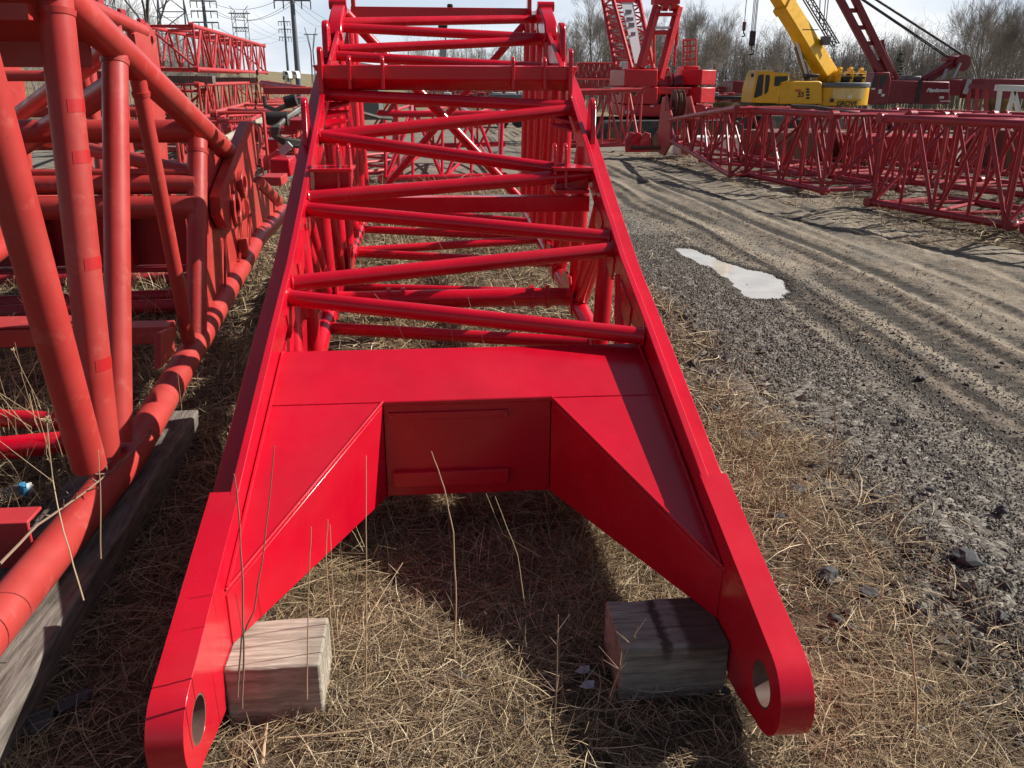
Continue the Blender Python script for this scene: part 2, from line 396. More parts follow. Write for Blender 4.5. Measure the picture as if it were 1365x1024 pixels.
# cross tubes of the upper face
def bead(mb, p, q, r_, off=.004):
    rr_ = random.Random(int(abs(p.y)*1000)); d = (q-p).normalized()
    u = d.cross(V((0, 0, 1))).normalized(); w_ = d.cross(u)
    for e, s_ in ((p, 1), (q, -1)):
        pts = [e+d*s_*(off+rr_.uniform(0, .003))+(u*math.cos(2*math.pi*k/22)+w_*math.sin(2*math.pi*k/22))*(r_+.001) for k in range(23)]
        mb.path(pts, [.0055+rr_.uniform(0, .002) for _ in pts], 6)
def rail_line(a, b_):
    a, b_ = V(a), V(b_); d = b_-a
    return a+d*((X(-1, .004)-a.x)/d.x), a+d*((X(1, .004)-a.x)/d.x)
cross = [((384, 397), (856, 448), .034), ((387, 378), (815, 333), .034), ((408, 279), (813, 317), .034), ((409, 264), (715, 238.5), .034),
         ((520, 195), (700, 220), .034), ((500, 174.5), (700, 153), .034), ((450, 127), (730, 141), .034)]
for a, b_, r_ in cross:
    p, q = rail_line(top_hit(*a), top_hit(*b_))
    ct = MB().tube(p, q, r_, n=18); bead(ct, p, q, r_); ct.build('cross_tube', RED, jib)
for ya, yb in ((5.72, 5.82), (5.95, 6.30), (6.22, 6.36), (6.30, 6.80)):
    pass
for (a, b_) in (((449, 74.5), (735, 91)), ((452, 66), (722, 54)), ((455, 37), (722, 50.5)), ((455, 30), (712, 25.5))):
    p = at(*a, x=X(-1, 0)); q = at(*b_, x=X(1, 0))
    MB().tube(p, q, .031, n=16).build('cross_tube', RED, jib)
MB().beam((X(-1, -.02), 6.86, 2.14), (X(1, -.02), 6.9, 2.145), .08, .075).build('top_beam', RED, jib, bevel=.004)
MB().beam((X(-1, .0), 4.33, 1.062), (X(1, .0), 4.33, 1.062), .09, .08).build('cross_beam', RED, jib, bevel=.004)
# solid side gussets beside the end plate
MB().prism([(X(-1, .004), y, z) for y, z in ((3.10, .27), (3.10, .60), (3.3, .70), (3.5, .66), (3.62, .60), (3.9, .62), (3.95, .44), (3.5, .36))], (-.016, 0, 0)).build('side_gusset', RED, jib, bevel=.002)
MB().prism([(X(1, .004), y, z) for y, z in ((3.10, .27), (3.10, .56), (3.3, .62), (3.42, .44), (3.3, .30))], (.016, 0, 0)).build('side_gusset', RED, jib, bevel=.002)
# big peak beam with its four lugs
sec = [(5.08, 1.737), (5.08, 1.664), (5.15, 1.605), (5.24, 1.605), (5.24, 1.745)]
xa, xb = -.665, .855
MB().add([(xa-(.0 if z > 1.7 else -.05), y, z) for y, z in sec]+[(xb+(.0 if z > 1.7 else -.05), y, z) for y, z in sec],
         [(0, 1, 2, 3, 4), (9, 8, 7, 6, 5)]+[(i, (i+1) % 5, (i+1) % 5+5, i+5) for i in range(5)]).build('peak_beam', RED, jib, bevel=.004)
for x_ in (-.468, -.282, .462, .645):
    pl = [(x_, 5.05, 1.61), (x_, 5.055, 1.75)]+[(x_, 5.095+.04*math.cos(a), 1.755+.035*math.sin(a)) for a in [math.pi-math.pi*k/8 for k in range(9)]]+[(x_, 5.135, 1.74), (x_, 5.12, 1.62)]
    MB().prism(pl, (.02, 0, 0)).build('beam_lug', RED, jib, bevel=.004)
for x_ in (-.63, .79):
    pl = [(x_, 5.03, 1.53), (x_, 5.04, 1.79)]+[(x_, 5.08+.04*math.cos(a), 1.80+.035*math.sin(a)) for a in [math.pi-math.pi*k/8 for k in range(9)]]+[(x_, 5.13, 1.7), (x_, 5.12, 1.56)]
    MB().prism(pl, (.026, 0, 0)).build('beam_lug', RED, jib, bevel=.004)
MB().tube((X(-1, -.02), 6.5, 2.1), at(690, 262, y=6.7), .036, n=14).build('end_brace', RED, jib)
MB().tube((X(1, -.02), 7.4, 2.1), (X(-1, -.02), 7.4, .62), .03, n=12).build('end_brace', RED, jib)
# lower face
for (a, b_, r_) in (((447, 438), (757, 456), .033), ((467, 335), (697, 321), .03), ((467, 337), (640, 346), .03), ((471, 305), (620, 312), .03), ((560, 284), (709, 296), .03), ((470, 384), (712, 390.5), .03)):
    f = lambda p: p.z-botz(p.y)
    p, q = rail_line(ray_hit(*a, f), ray_hit(*b_, f))
    MB().tube(p, q, r_, n=12).build('lower_cross_tube', RED, jib)
pipe = MB().tube((X(-1, .0), 4.62, .49), (X(1, .0), 4.62, .49), .052, n=20).build('cross_pipe', RED, jib)
for x_ in (-.28, -.2, .53, .62):
    MB().tube((x_, 4.62, .49), (x_+.022, 4.62, .49), .068, n=20).build('pipe_collar', RED, pipe)
# crossed flat gussets under the upper face tubes
for s, y in ((-1, 5.0), (1, 4.95)):
    g = MB()
    for k in range(3):
        y0 = y-.12+.1*k; g.prism([(X(s, -.01), y0, lip(y0)-.10), (X(s, -.12), y0+.04, lip(y0+.04)-.09), (X(s, -.13), y0+.06, lip(y0+.06)-.09), (X(s, -.01), y0+.08, lip(y0+.08)-.10)], (0, 0, -.012))
    g.build('gusset', RED, jib)

# ------------------------------------------------------------------ timber under it
def block(name, label, x0, x1, y0, y1, z1, m, seed):
    rnd = random.Random(seed); q = MB(); n = 8
    vs = []; 
    for i in range(n+1):
        t = i/n
        for (yy, zz) in ((y0, -.02), (y1, -.02), (y1, z1), (y0, z1)):
            vs.append((x0+(x1-x0)*t, yy+rnd.uniform(-.003, .003), zz+rnd.uniform(-.002, .0)))
    fs = [(3, 2, 1, 0), tuple(n*4+k for k in range(4))]
    for i in range(n):
        for k in range(4): fs.append((i*4+k, i*4+(k+1) % 4, (i+1)*4+(k+1) % 4, (i+1)*4+k))
    q.add(vs, fs)
    o = q.build(name, m, None, (x0, y0, 0), bevel=.007)
    return tag(o, label, 'timber block')
block('timber_block', 'sunlit sawn timber block under the left arm of the red boom section', -.60, -.343, 1.885, 2.10, .170, M['oak'], 1)
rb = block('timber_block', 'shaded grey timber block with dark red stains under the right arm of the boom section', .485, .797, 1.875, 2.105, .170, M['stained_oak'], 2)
tb = MB(); rnd = random.Random(4); vs = []; n = 14
for i in range(n+1):
    y = 1.2+(3.93-1.2)*i/n
    for (xx, zz) in ((-1.44, -.02), (-1.115, -.02), (-1.105, .132), (-1.44, .142)):
        vs.append((xx-.085*(i/n)+rnd.uniform(-.008, .008), y+(.05 if xx < -1.3 else 0)*(i == n)*-1, zz+rnd.uniform(-.008, .004)))
fs = [(3, 2, 1, 0), tuple(n*4+k for k in range(4))]
for i in range(n):
    for k in range(4): fs.append((i*4+k, i*4+(k+1) % 4, (i+1)*4+(k+1) % 4, (i+1)*4+k))
tb.add(vs, fs)
tag(tb.build('timber_sleeper', M['sleeper'], None, (-1.3, 2.5, 0), bevel=.012), 'long weathered grey timber under the faded tube on the left', 'timber')
# ================================================================== GROUND, ROAD, PUDDLE, GRASS, STONES
rng = np.random.default_rng(7)
def vnoise(x, y, seed=0):
    r_ = np.random.default_rng(seed); T = r_.random((64, 64))
    xi = np.floor(x).astype(int); yi = np.floor(y).astype(int); fx = x-xi; fy = y-yi
    fx = fx*fx*(3-2*fx); fy = fy*fy*(3-2*fy)
    g = lambda i, j: T[i % 64, j % 64]
    return (g(xi, yi)*(1-fx)+g(xi+1, yi)*fx)*(1-fy)+(g(xi, yi+1)*(1-fx)+g(xi+1, yi+1)*fx)*fy
def fbm(x, y, seed=0, o=4):
    s_ = 0; a_ = .5
    for k in range(o): s_ = s_+a_*vnoise(x*2**k, y*2**k, seed+k); a_ *= .5
    return s_
def gz_np(x, y):
    def ss(a, b_, t):
        t = np.clip((t-a)/(b_-a), 0, 1); return t*t*(3-2*t)
    z = -1.15*ss(15, 46, y)-1.3*ss(50, 170, y)
    return z+9.5*ss(70, 210, y)*ss(-8, -95, x)
def grid_obj(name, xs, ys, zf, mat_, kind):
    Xg, Yg = np.meshgrid(xs, ys); Z = zf(Xg, Yg); nx, ny = len(xs), len(ys)
    co_ = np.stack([Xg, Yg, Z], -1).reshape(-1, 3)
    i = np.arange((nx-1)*(ny-1)); r0 = i//(nx-1); c0 = i % (nx-1); a_ = r0*nx+c0
    q = np.stack([a_, a_+1, a_+1+nx, a_+nx], -1)
    return np_mesh(name, co_, q, mat_, kind)
def np_mesh(name, co_, faces, mat_, kind=None, tint=None, smooth=True):
    k = faces.shape[1]; me = bpy.data.meshes.new(name)
    me.vertices.add(len(co_)); me.vertices.foreach_set('co', np.ascontiguousarray(co_, dtype=np.float32).ravel())
    me.loops.add(faces.size); me.loops.foreach_set('vertex_index', np.ascontiguousarray(faces, dtype=np.int32).ravel())
    me.polygons.add(len(faces)); me.polygons.foreach_set('loop_start', np.arange(len(faces), dtype=np.int32)*k)
    try: me.polygons.foreach_set('loop_total', np.full(len(faces), k, dtype=np.int32))
    except Exception: pass
    me.polygons.foreach_set('use_smooth', np.full(len(faces), smooth, dtype=bool))
    me.update(calc_edges=True); me.validate()
    if tint is not None:
        at_ = me.attributes.new('tint', 'FLOAT_COLOR', 'POINT')
        at_.data.foreach_set('color', np.concatenate([tint, np.ones((len(tint), 1))], 1).astype(np.float32).ravel())
    me.materials.append(mat_); o = bpy.data.objects.new(name, me); COL.objects.link(o); ORG[o] = V((0, 0, 0))
    if kind: o['kind'] = kind
    return o
def spaced(lo, fine0, fine1, hi, step, grow=1.09):
    a_ = [fine0]
    while a_[-1] < fine1: a_.append(a_[-1]+step)
    s_ = step
    while a_[-1] < hi: s_ *= grow; a_.append(a_[-1]+s_)
    s_ = step
    while a_[0] > lo: s_ *= grow; a_.insert(0, a_[0]-s_)
    return np.array(a_)
def grass_edge(y): return 1.66+.22*(fbm(y*1.1, y*0+3.3, 11)-.5)*2+.0*y
# base ground
def zbase(x, y):
    near = np.exp(-((np.clip(y-9, 0, None))/6)**2)
    b_ = (fbm(x*2.2, y*2.2, 3)-.5)*.07+(fbm(x*9, y*9, 5)-.5)*.02
    inr = 1/(1+np.exp(-(x-1.75)/.08))*(1-1/(1+np.exp(-(x-6.2)/.4)))
    return gz_np(x, y)+b_*near*(1-inr)+near*(1-inr)*.0-inr*.05*(y < 62)-.01
gm, nt, b = mat('dry_ground', (.2, .16, .1), .95, 0, .1)
g = N(nt, 'ShaderNodeNewGeometry'); sx = N(nt, 'ShaderNodeSeparateXYZ'); nt.links.new(g.outputs['Position'], sx.inputs[0])
n1 = noise(nt, 1.4, 5, .6); n2 = noise(nt, 14, 5, .7); n3 = noise(nt, .12, 4, .6); n4 = noise(nt, 60, 3, .7)
straw = ramp(nt, n2, [(.3, (.035, .028, .021)), (.52, (.085, .064, .042)), (.72, (.20, .15, .09))])
dirt = ramp(nt, n1, [(.35, (.17, .15, .125)), (.65, (.27, .235, .19))])
dirt = mix(nt, dirt, (.09, .085, .08), ramp(nt, n4, [(.5, (0, 0, 0)), (.75, (.7,)*3)]))
# the yard behind is bare dirt from y ~ 13 m, the far hill is dry grass
yy = mathn(nt, 'ADD', sx.outputs['Y'], mathn(nt, 'MULTIPLY', n1, 7.0))
f1 = N(nt, 'ShaderNodeMapRange'); f1.inputs['From Min'].default_value = 13.5; f1.inputs['From Max'].default_value = 17.5; nt.links.new(yy, f1.inputs['Value'])
c = mix(nt, straw, dirt, f1.outputs['Result'])
f2 = N(nt, 'ShaderNodeMapRange'); f2.inputs['From Min'].default_value = 62; f2.inputs['From Max'].default_value = 85; nt.links.new(yy, f2.inputs['Value'])
c = mix(nt, c, ramp(nt, noise(nt, .25, 5, .7), [(.35, (.17, .14, .085)), (.65, (.27, .215, .13))]), f2.outputs['Result'])
nt.links.new(c, b.inputs['Base Color']); bump(nt, b, n2, .7, .03)
grid_obj('ground', spaced(-900, -3.6, 3.0, 900, .05, 1.1), spaced(-12, .6, 9, 1400, .05, 1.08), zbase, gm, 'structure')
# road: grey gravel shoulder then tan dirt with ruts
pk = [(901, 332), (925, 333), (950, 344), (985, 356), (1030, 367), (1047, 381), (1046, 397), (1002, 398), (985, 390), (968, 374), (948, 358), (918, 345)]
pw = [at(*q_, z=-.006) for q_ in pk]; pc = []
for k in range(len(pw)):
    p0_, p1_, p2_, p3_ = (pw[(k+j) % len(pw)] for j in (-1, 0, 1, 2))
    for t in (0, .2, .4, .6, .8):
        c_ = .5*(2*p1_+(p2_-p0_)*t+(2*p0_-5*p1_+4*p2_-p3_)*t*t+(3*p1_-p0_-3*p2_+p3_)*t**3)
        pc.append((c_.x+.02*math.sin(k*7+t*9), c_.y+.03*math.sin(k*5+t*11), -.006))
PCX = np.array([q[0] for q in pc]); PCY = np.array([q[1] for q in pc])
def puddle_depth(x, y):               # 1 well inside the hollow, 0 well outside
    d_ = np.full(x.shape, 9.0); ins = np.zeros(x.shape, bool); m_ = len(PCX)
    for k in range(m_):
        x0, y0, x1, y1 = PCX[k], PCY[k], PCX[(k+1) % m_], PCY[(k+1) % m_]
        ex, ey = x1-x0, y1-y0; t = np.clip(((x-x0)*ex+(y-y0)*ey)/(ex*ex+ey*ey+1e-9), 0, 1)
        d_ = np.minimum(d_, np.hypot(x-x0-t*ex, y-y0-t*ey))
        c_ = ((y0 > y) != (y1 > y)) & (x < (x1-x0)*(y-y0)/(y1-y0+1e-12)+x0); ins ^= c_
    return np.where(ins, d_, -d_)
def road_z(u, y):
    x = u
    r_ = np.zeros_like(x)
    wob = (vnoise(y*.25, y*0, 21)-.5)*.25
    for c_, wd, dp in ((2.95, .16, .035), (3.55, .22, .04), (4.05, .16, .03), (4.75, .22, .04), (5.3, .16, .02)):
        cx = c_+wob+(vnoise(y*.5, y*0+c_, 22)-.5)*.10; e_ = np.abs(x-cx)/wd
        r_ -= dp*np.clip(1-e_, 0, 1)**.6; r_ += dp*.7*np.exp(-((e_-1.35)/.28)**2)
        tread = ((np.abs(x-cx)*.5+y)*9 % 1 < .45)*(e_ < .95)
        r_ += tread*.010*(fbm(x*1.5, y*1.5, 30) > .42)
    rough = (fbm(x*14, y*14, 8)-.5)*.034*(.35+fbm(x*1.3, y*.7, 9))+(fbm(x*3, y*.6, 12)-.5)*.03
    mid = np.clip((x-2.35)/.4, 0, 1)
    edge = np.clip(np.minimum(u-1.72, 6.45-u)/.12, 0, 1)
    near = 1/(1+np.exp((y-24)/4))
    sd_ = puddle_depth(x, y); pd = np.clip((sd_+.05)/.10, 0, 1); pd = pd*pd*(3-2*pd); nr = np.clip((sd_+.22)/.2, 0, 1)
    r_ = r_*.62
    return gz_np(x, y)+(r_*mid*(1-nr)+rough*(1-.45*nr))*(.15+.85*near)*edge+.004*nr-.028*pd-.035+.033*edge+.002
def rut_mask(x, y):
    wob = (vnoise(y*.25, y*0, 21)-.5)*.25; m_ = np.zeros_like(x)
    for c_, wd in ((2.45, .05), (2.95, .10), (3.16, .05), (3.5, .14), (3.74, .05), (4.05, .11), (4.45, .06), (4.75, .14), (5.3, .11)):
        cx = c_+wob+(vnoise(y*.5, y*0+c_, 22)-.5)*.10; e_ = np.abs(x-cx)/wd
        brk = np.clip((fbm(x*.8, y*.35, int(c_*10))-.33)*5, 0, 1)
        tr_ = .55+.45*(((np.abs(x-cx)*.5+y)*9 % 1) < .5)
        m_ = np.maximum(m_, np.clip(1.25-e_, 0, 1)*brk*tr_)
    sd_ = puddle_depth(x, y); m_ = np.maximum(m_, .75*np.clip((sd_+.16+.10*(fbm(x*6, y*6, 71)-.5))/.12, 0, 1))
    return np.clip(m_*(.5+1.3*fbm(x*9, y*9, 33))*1.25, 0, .93)
rxs = np.linspace(1.62, 6.5, 170); rys = spaced(.6, .65, 11, 62, .026, 1.018)
RX, RY = np.meshgrid(rxs, rys)
wob1 = (fbm(RY*1.3, RY*0+1, 11)-.5)*.35*np.clip((3.2-RX)/1.4, 0, 1); wob2 = (fbm(RY*.8, RY*0+5, 15)-.5)*.9*np.clip((RX-4.6)/1.6, 0, 1)
RXX = RX+wob1+wob2+np.clip((RX-5)/1.5, 0, 1)*np.clip((RY-4)/20, 0, 1)*-.6
nx, ny = len(rxs), len(rys); i = np.arange((nx-1)*(ny-1)); r0 = i//(nx-1); c0 = i % (nx-1); a_ = r0*nx+c0
rm, nt, b = mat('gravel_and_dirt_road', (.25, .22, .18), .92, 0, .15)
g = N(nt, 'ShaderNodeNewGeometry'); sx = N(nt, 'ShaderNodeSeparateXYZ'); nt.links.new(g.outputs['Position'], sx.inputs[0])
vo = N(nt, 'ShaderNodeTexVoronoi'); vo.inputs['Scale'].default_value = 55; nt.links.new(g.outputs['Position'], vo.inputs['Vector'])
hs = N(nt, 'ShaderNodeSeparateColor'); nt.links.new(vo.outputs['Color'], hs.inputs[0])
grav = ramp(nt, hs.outputs[0], [(.0, (.055, .049, .042)), (.45, (.145, .13, .108)), (.8, (.23, .208, .175)), (1, (.36, .33, .28))])
gn = noise(nt, 5, 5, .65); gn2 = noise(nt, 38, 4, .7); st1 = noise(nt, 1.0, 6, .68, stretch=(6, .45, 6)); st2 = noise(nt, 1.0, 5, .6, stretch=(1.6, .8, 1))
tan = ramp(nt, st1, [(.33, (.075, .064, .052)), (.43, (.175, .134, .095)), (.54, (.27, .21, .147)), (.70, (.43, .35, .255))])
tan = mix(nt, tan, ramp(nt, gn2, [(.3, (.10, .092, .082)), (.7, (.40, .35, .28))]), .35)
tan = mix(nt, tan, (.115, .107, .098), ramp(nt, st2, [(.53, (0, 0, 0)), (.68, (.7,)*3)]))
xx = mathn(nt, 'ADD', sx.outputs['X'], mathn(nt, 'MULTIPLY', mathn(nt, 'SUBTRACT', gn, .5), 1.5))
fr = N(nt, 'ShaderNodeMapRange'); fr.inputs['From Min'].default_value = 2.38; fr.inputs['From Max'].default_value = 2.85; nt.links.new(xx, fr.inputs['Value'])
ra = N(nt, 'ShaderNodeAttribute', attribute_name='tint'); rs_ = N(nt, 'ShaderNodeSeparateColor'); nt.links.new(ra.outputs['Color'], rs_.inputs[0])
tan = mix(nt, tan, grav, ramp(nt, gn, [(.48, (0, 0, 0)), (.66, (.55,)*3)]))
tan = mix(nt, tan, (.045, .039, .033), rs_.outputs[0])
c = mix(nt, grav, tan, fr.outputs['Result'])
wetf = N(nt, 'ShaderNodeMapRange'); wetf.inputs['From Min'].default_value = .3; wetf.inputs['From Max'].default_value = .9; wetf.inputs['To Max'].default_value = .8; nt.links.new(rs_.outputs[0], wetf.inputs['Value'])
c = mix(nt, c, (.05, .043, .036), wetf.outputs['Result'])
nt.links.new(c, b.inputs['Base Color'])
hh = mathn(nt, 'ADD', mathn(nt, 'MULTIPLY', vo.outputs['Distance'], -.7), gn2); bump(nt, b, hh, .55, .010)
co_ = np.stack([RXX, RY, road_z(RX, RY)], -1).reshape(-1, 3)
np_mesh('road', co_, np.stack([a_, a_+1, a_+1+nx, a_+nx], -1), rm, 'structure', np.stack([rut_mask(RX, RY).ravel()]*3, -1))
# puddle: muddy water, pale because the sky's reflection is painted into its colour
pm, nt, b = mat('muddy_water_sky_tint', (.55, .52, .47), .05, 0, .5)
c = ramp(nt, noise(nt, 3, 4, .6), [(.35, (.47, .44, .40)), (.65, (.60, .57, .52))]); nt.links.new(c, b.inputs['Base Color'])
bump(nt, b, noise(nt, 25, 2, .5), .03, .004)
wp = MB(); pcx = sum(q[0] for q in pc)/len(pc); pcy = sum(q[1] for q in pc)/len(pc)
wp.add([(pcx+(q[0]-pcx)*1.22, pcy+(q[1]-pcy)*1.06, -.0085) for q in pc], [tuple(range(len(pc)))])
wp.build('puddle', pm, None, kind='structure', smooth=False)
# ---- straw: many thin bent blades lying and standing
def blades(x, y, z, length, width, yaw, pitch, curl, tint, seg=3):
    n = len(x); k = seg+1
    t = np.linspace(0, 1, k)[None, :]
    ang = pitch[:, None]-curl[:, None]*t
    dl = length[:, None]/seg
    h = np.concatenate([np.zeros((n, 1)), np.cumsum(np.cos(ang[:, :-1])*dl, 1)], 1)
    v_ = np.concatenate([np.zeros((n, 1)), np.cumsum(np.sin(ang[:, :-1])*dl, 1)], 1)
    yw = yaw[:, None]+(rng.random((n, 1))-.5)*1.2*t
    px = x[:, None]+h*np.cos(yw); py = y[:, None]+h*np.sin(yw); pz = z[:, None]+np.maximum(v_, -.004)
    wd = width[:, None]*(1-.75*t**2)*.5
    tl = (rng.random((n, 1))-.5)*1.6
    ox = -np.sin(yw)*wd*np.cos(tl); oy = np.cos(yw)*wd*np.cos(tl); oz = np.sin(tl)*wd
    A = np.stack([px-ox, py-oy, pz-oz], -1); B = np.stack([px+ox, py+oy, pz+oz], -1)
    co_ = np.stack([A, B], 2).reshape(-1, 3)
    base = (np.arange(n)*k*2)[:, None]+(np.arange(seg)*2)[None, :]
    q = np.stack([base, base+1, base+3, base+2], -1).reshape(-1, 4)
    return co_, q, np.repeat(tint, k*2, axis=0)
PAL = np.array([(.36, .255, .14), (.22, .148, .085), (.47, .355, .215), (.125, .083, .05), (.31, .215, .125), (.20, .142, .08), (.60, .485, .325), (.08, .056, .038)])
def straw_field(n, x0, x1, y0, y1, lay, tall=1.0, edge=True, dens=True, scale=1.0):
    x = rng.uniform(x0, x1, n*2); t = rng.random(n*2); y = y0+(y1-y0)*t**1.35
    keep = np.ones(len(x), bool)
    cl = fbm(x*1.7, y*1.7, 41)
    keep &= rng.random(len(x)) < np.clip((cl-.36)*4.0, .16, 1)
    if edge:
        e_ = grass_edge(y)
        keep &= rng.random(len(x)) < np.clip((e_+.42-x)/.6, 0, 1)**1.3
    x = x[keep][:n]; y = y[keep][:n]; n = len(x)
    z = zbase(x, y)+np.where(x > 1.7, .03, 0)+rng.random(n)*.012
    dist = np.sqrt(x**2+y**2)
    L = rng.uniform(.05, .22, n)*scale*tall; W_ = rng.uniform(.0010, .0030, n)*np.clip(dist/2.6, 1, 3.0)
    if lay: pitch = rng.uniform(-.02, .34, n); curl = rng.uniform(-.1, .6, n); z += rng.random(n)*.02
    else: pitch = rng.uniform(.6, 1.5, n); curl = rng.uniform(-.1, 1.5, n)
    yaw = rng.uniform(0, 2*math.pi, n)
    pi = np.clip((fbm(x*2.5, y*2.5, 60)*8+rng.normal(0, 2.0, n)), 0, 7).astype(int)
    tint = PAL[pi]*(.75+.5*rng.random((n, 1)))
    return blades(x, y, z, L, W_, yaw, pitch, curl, tint)
parts_ = [straw_field(90000, -1.3, 2.3, 1.15, 3.6, True, .85), straw_field(60000, -2.6, 2.3, 2.6, 9, True, 1.25), straw_field(7000, -1.3, 2.2, 1.15, 4, False, .6),
          straw_field(15000, -3.0, 2.2, 2.5, 9, False, 1.0), straw_field(30000, -6, 2.2, 8, 15.5, True, 1.7), straw_field(7000, -6, 2.0, 7, 15, False, 1.8),
          straw_field(9000, 5.0, 9, 8.5, 24, True, 1.6, edge=False), straw_field(4500, 5.3, 12, 9, 26, False, 1.2, edge=False), straw_field(14000, -4.5, -1.2, 2.2, 8, True, 1.5, edge=False), straw_field(4000, -4.5, -1.4, 2.2, 8, False, 1.9, edge=False)]
off = 0; cs = []; qs = []; ts = []
for c_, q_, t_ in parts_: cs.append(c_); qs.append(q_+off); ts.append(t_); off += len(c_)
np_mesh('dry_grass', np.concatenate(cs), np.concatenate(qs), M['straw'], 'stuff', np.concatenate(ts))['label'] = 'matted dry straw coloured grass over the ground'

# ---- loose stones
def stones(n, xf, y0, y1, s0, s1, pw=2.2):
    t = rng.random(n); y = y0+(y1-y0)*t**1.5; x = xf(n, y)
    s_ = s0+(s1-s0)*rng.random(n)**pw*1.0; s_ = s_*np.clip(np.sqrt(x*x+y*y)/3.6, 1, 1.5)
    z = np.where(x > 1.75, road_z(x, y), zbase(x, y))+s_*.25
    base = np.array([(1, 0, 0), (-1, 0, 0), (0, 1, 0), (0, -1, 0), (0, 0, .7), (0, 0, -.7)])
    vv = base[None]*(1+.35*(rng.random((n, 6, 1))-.3))+(rng.random((n, 6, 3))-.5)*.5
    a = rng.uniform(0, 2*math.pi, n); ca, sa = np.cos(a), np.sin(a)
    vx = vv[..., 0]*ca[:, None]-vv[..., 1]*sa[:, None]; vy = vv[..., 0]*sa[:, None]+vv[..., 1]*ca[:, None]
    P = np.stack([x[:, None]+vx*s_[:, None], y[:, None]+vy*s_[:, None], z[:, None]+vv[..., 2]*s_[:, None]], -1)
    fc = np.array([(0, 2, 4), (2, 1, 4), (1, 3, 4), (3, 0, 4), (2, 0, 5), (1, 2, 5), (3, 1, 5), (0, 3, 5)])
    q = (np.arange(n)*6)[:, None, None]+fc[None]
    pal = np.array([(.065, .057, .048), (.12, .106, .088), (.175, .156, .13), (.245, .22, .18), (.34, .305, .25), (.46, .425, .36)])
    ti = pal[np.clip(rng.normal(1.95, .85, n), 0, 5).astype(int)]*(.8+.4*rng.random((n, 1)))
    return P.reshape(-1, 3), q.reshape(-1, 3), np.repeat(ti, 6, axis=0)
def xg(n, y): return np.clip(1.62+np.abs(rng.normal(.0, .62, n)), 1.4, 3.2)+rng.normal(0, .06, n)
def xr(n, y): return 2.3+np.abs(rng.normal(0, .9, n))
def xv(n, y): return rng.normal(1.62, .22, n)
pr = [stones(85000, xg, 1.5, 9.5, .0018, .0078, 2.2), stones(22000, xr, 2.0, 12, .002, .007), stones(1800, xv, 1.3, 7, .006, .026, 3), stones(140, xg, 1.7, 8, .008, .02, 3)]
off = 0; cs = []; qs = []; ts = []
for c_, q_, t_ in pr: cs.append(c_); qs.append(q_+off); ts.append(t_); off += len(c_)
np_mesh('gravel', np.concatenate(cs), np.concatenate(qs), M['stone'], 'stuff', np.concatenate(ts), smooth=False)['label'] = 'loose grey gravel along the road edge'
# ================================================================== FADED RED SECTION ON THE LEFT
FR = M['faded']
XL, XF = -1.27, -2.95
def al(px, py, x=XL): return at(px, py, x=x)
ls = thing('boom_section', 'large faded matt red tube section with thick leaning tubes on the left edge', 'boom section', (-2.1, 3.5, .1))
tc0, tc1 = al(88, 0), al(303, 204)
dirc = (tc1-tc0).normalized(); tcs = tc0-dirc*2.0
CZ = lambda y: tc0.z+(y-tc0.y)*dirc.z/dirc.y
def lsbz(y): return .205 if y < 3.3 else min(.205+(y-3.3)*.145, .66)
for x, nm in ((XL, 0), (XF, 1)):
    o = MB().tube((x, tcs.y, tcs.z), (x, tc1.y, tc1.z), .064, n=24).build('top_chord', FR, ls)
    MB().path([(x, .4, .205), (x, 3.2, .205), (x, 4.3, lsbz(4.3)), (x, 6.1, .6), (x, 7.2, .62)], .066, 24).build('bottom_chord', FR, ls)
LT = [((-52, 0), (119, 622), .060), ((72, -10), (139, 606), .058), ((153, 62), (159, 590), .05), ((184, 105), (253, 462), .034), ((263, 188), (262, 464), .052)]
for i, (a, b_, r_) in enumerate(LT):
    p, q = al(*a), al(*b_)
    o = MB().tube(p, q, r_, n=24).build('web_tube', FR, ls)
    # weld collar where it meets the chord
    d = (q-p).normalized()
    MB().tube(p+d*.055, p+d*.075, r_+.006, r_+.003, n=24).build('weld_collar', FR, o)
    if i == 1:
        for yy in (141, 210, 352, 485):
            t = al(60+yy*.13, yy); k = (yy+10)/616
            # tape patches follow the tube at the measured height
            z = t.z; s_ = (z-p.z)/(q.z-p.z); c_ = p+(q-p)*s_
            pt = MB(); vs = []; 
            u = d.cross(V((0, 1, 0))).normalized(); w_ = d.cross(u)
            for e_ in (-.022, .022):
                for kk in range(9):
                    aa = R(-100+kk*12); dirv = V((math.sin(aa+R(125)), -math.cos(aa+R(125)), 0))
                    vs.append(c_+d*e_+dirv*(r_+.0012))
            pt.add(vs, [(kk, kk+1, kk+10, kk+9) for kk in range(8)]); pt.build('tape_mark', M['tape'], o)
    pf, qf = V((XF, p.y, p.z)), V((XF, q.y, q.z))
    MB().tube(pf, qf, r_, n=16).build('web_tube', FR, ls)
# gusset plate at the end of the near side face
gp = [(268, 190), (303, 212), (312, 226), (330, 238), (352, 251), (373, 262), (381, 290), (345, 318), (300, 420), (270, 458)]
MB().prism([al(*p) for p in gp], (-.022, 0, 0)).build('gusset_plate', FR, ls, bevel=.003)
MB().prism([V((XF, al(*p).y, al(*p).z)) for p in gp], (.022, 0, 0)).build('gusset_plate', FR, ls)
rb_ = MB()
for a, b_ in (((300, 318), (300, 415)), ((322, 296), (318, 380)), ((334, 285), (332, 350))):
    rb_.beam(al(*a, x=XL+.02), al(*b_, x=XL+.02), .012, .012)
rb_.build('stiffener', FR, ls)
MB().tube(al(345, 243), al(370, 268), .045, n=16).build('end_tube', FR, ls)
MB().box(al(325, 330, x=XL+.03), (.05, .06, .12)).build('bracket', FR, ls, bevel=.004)
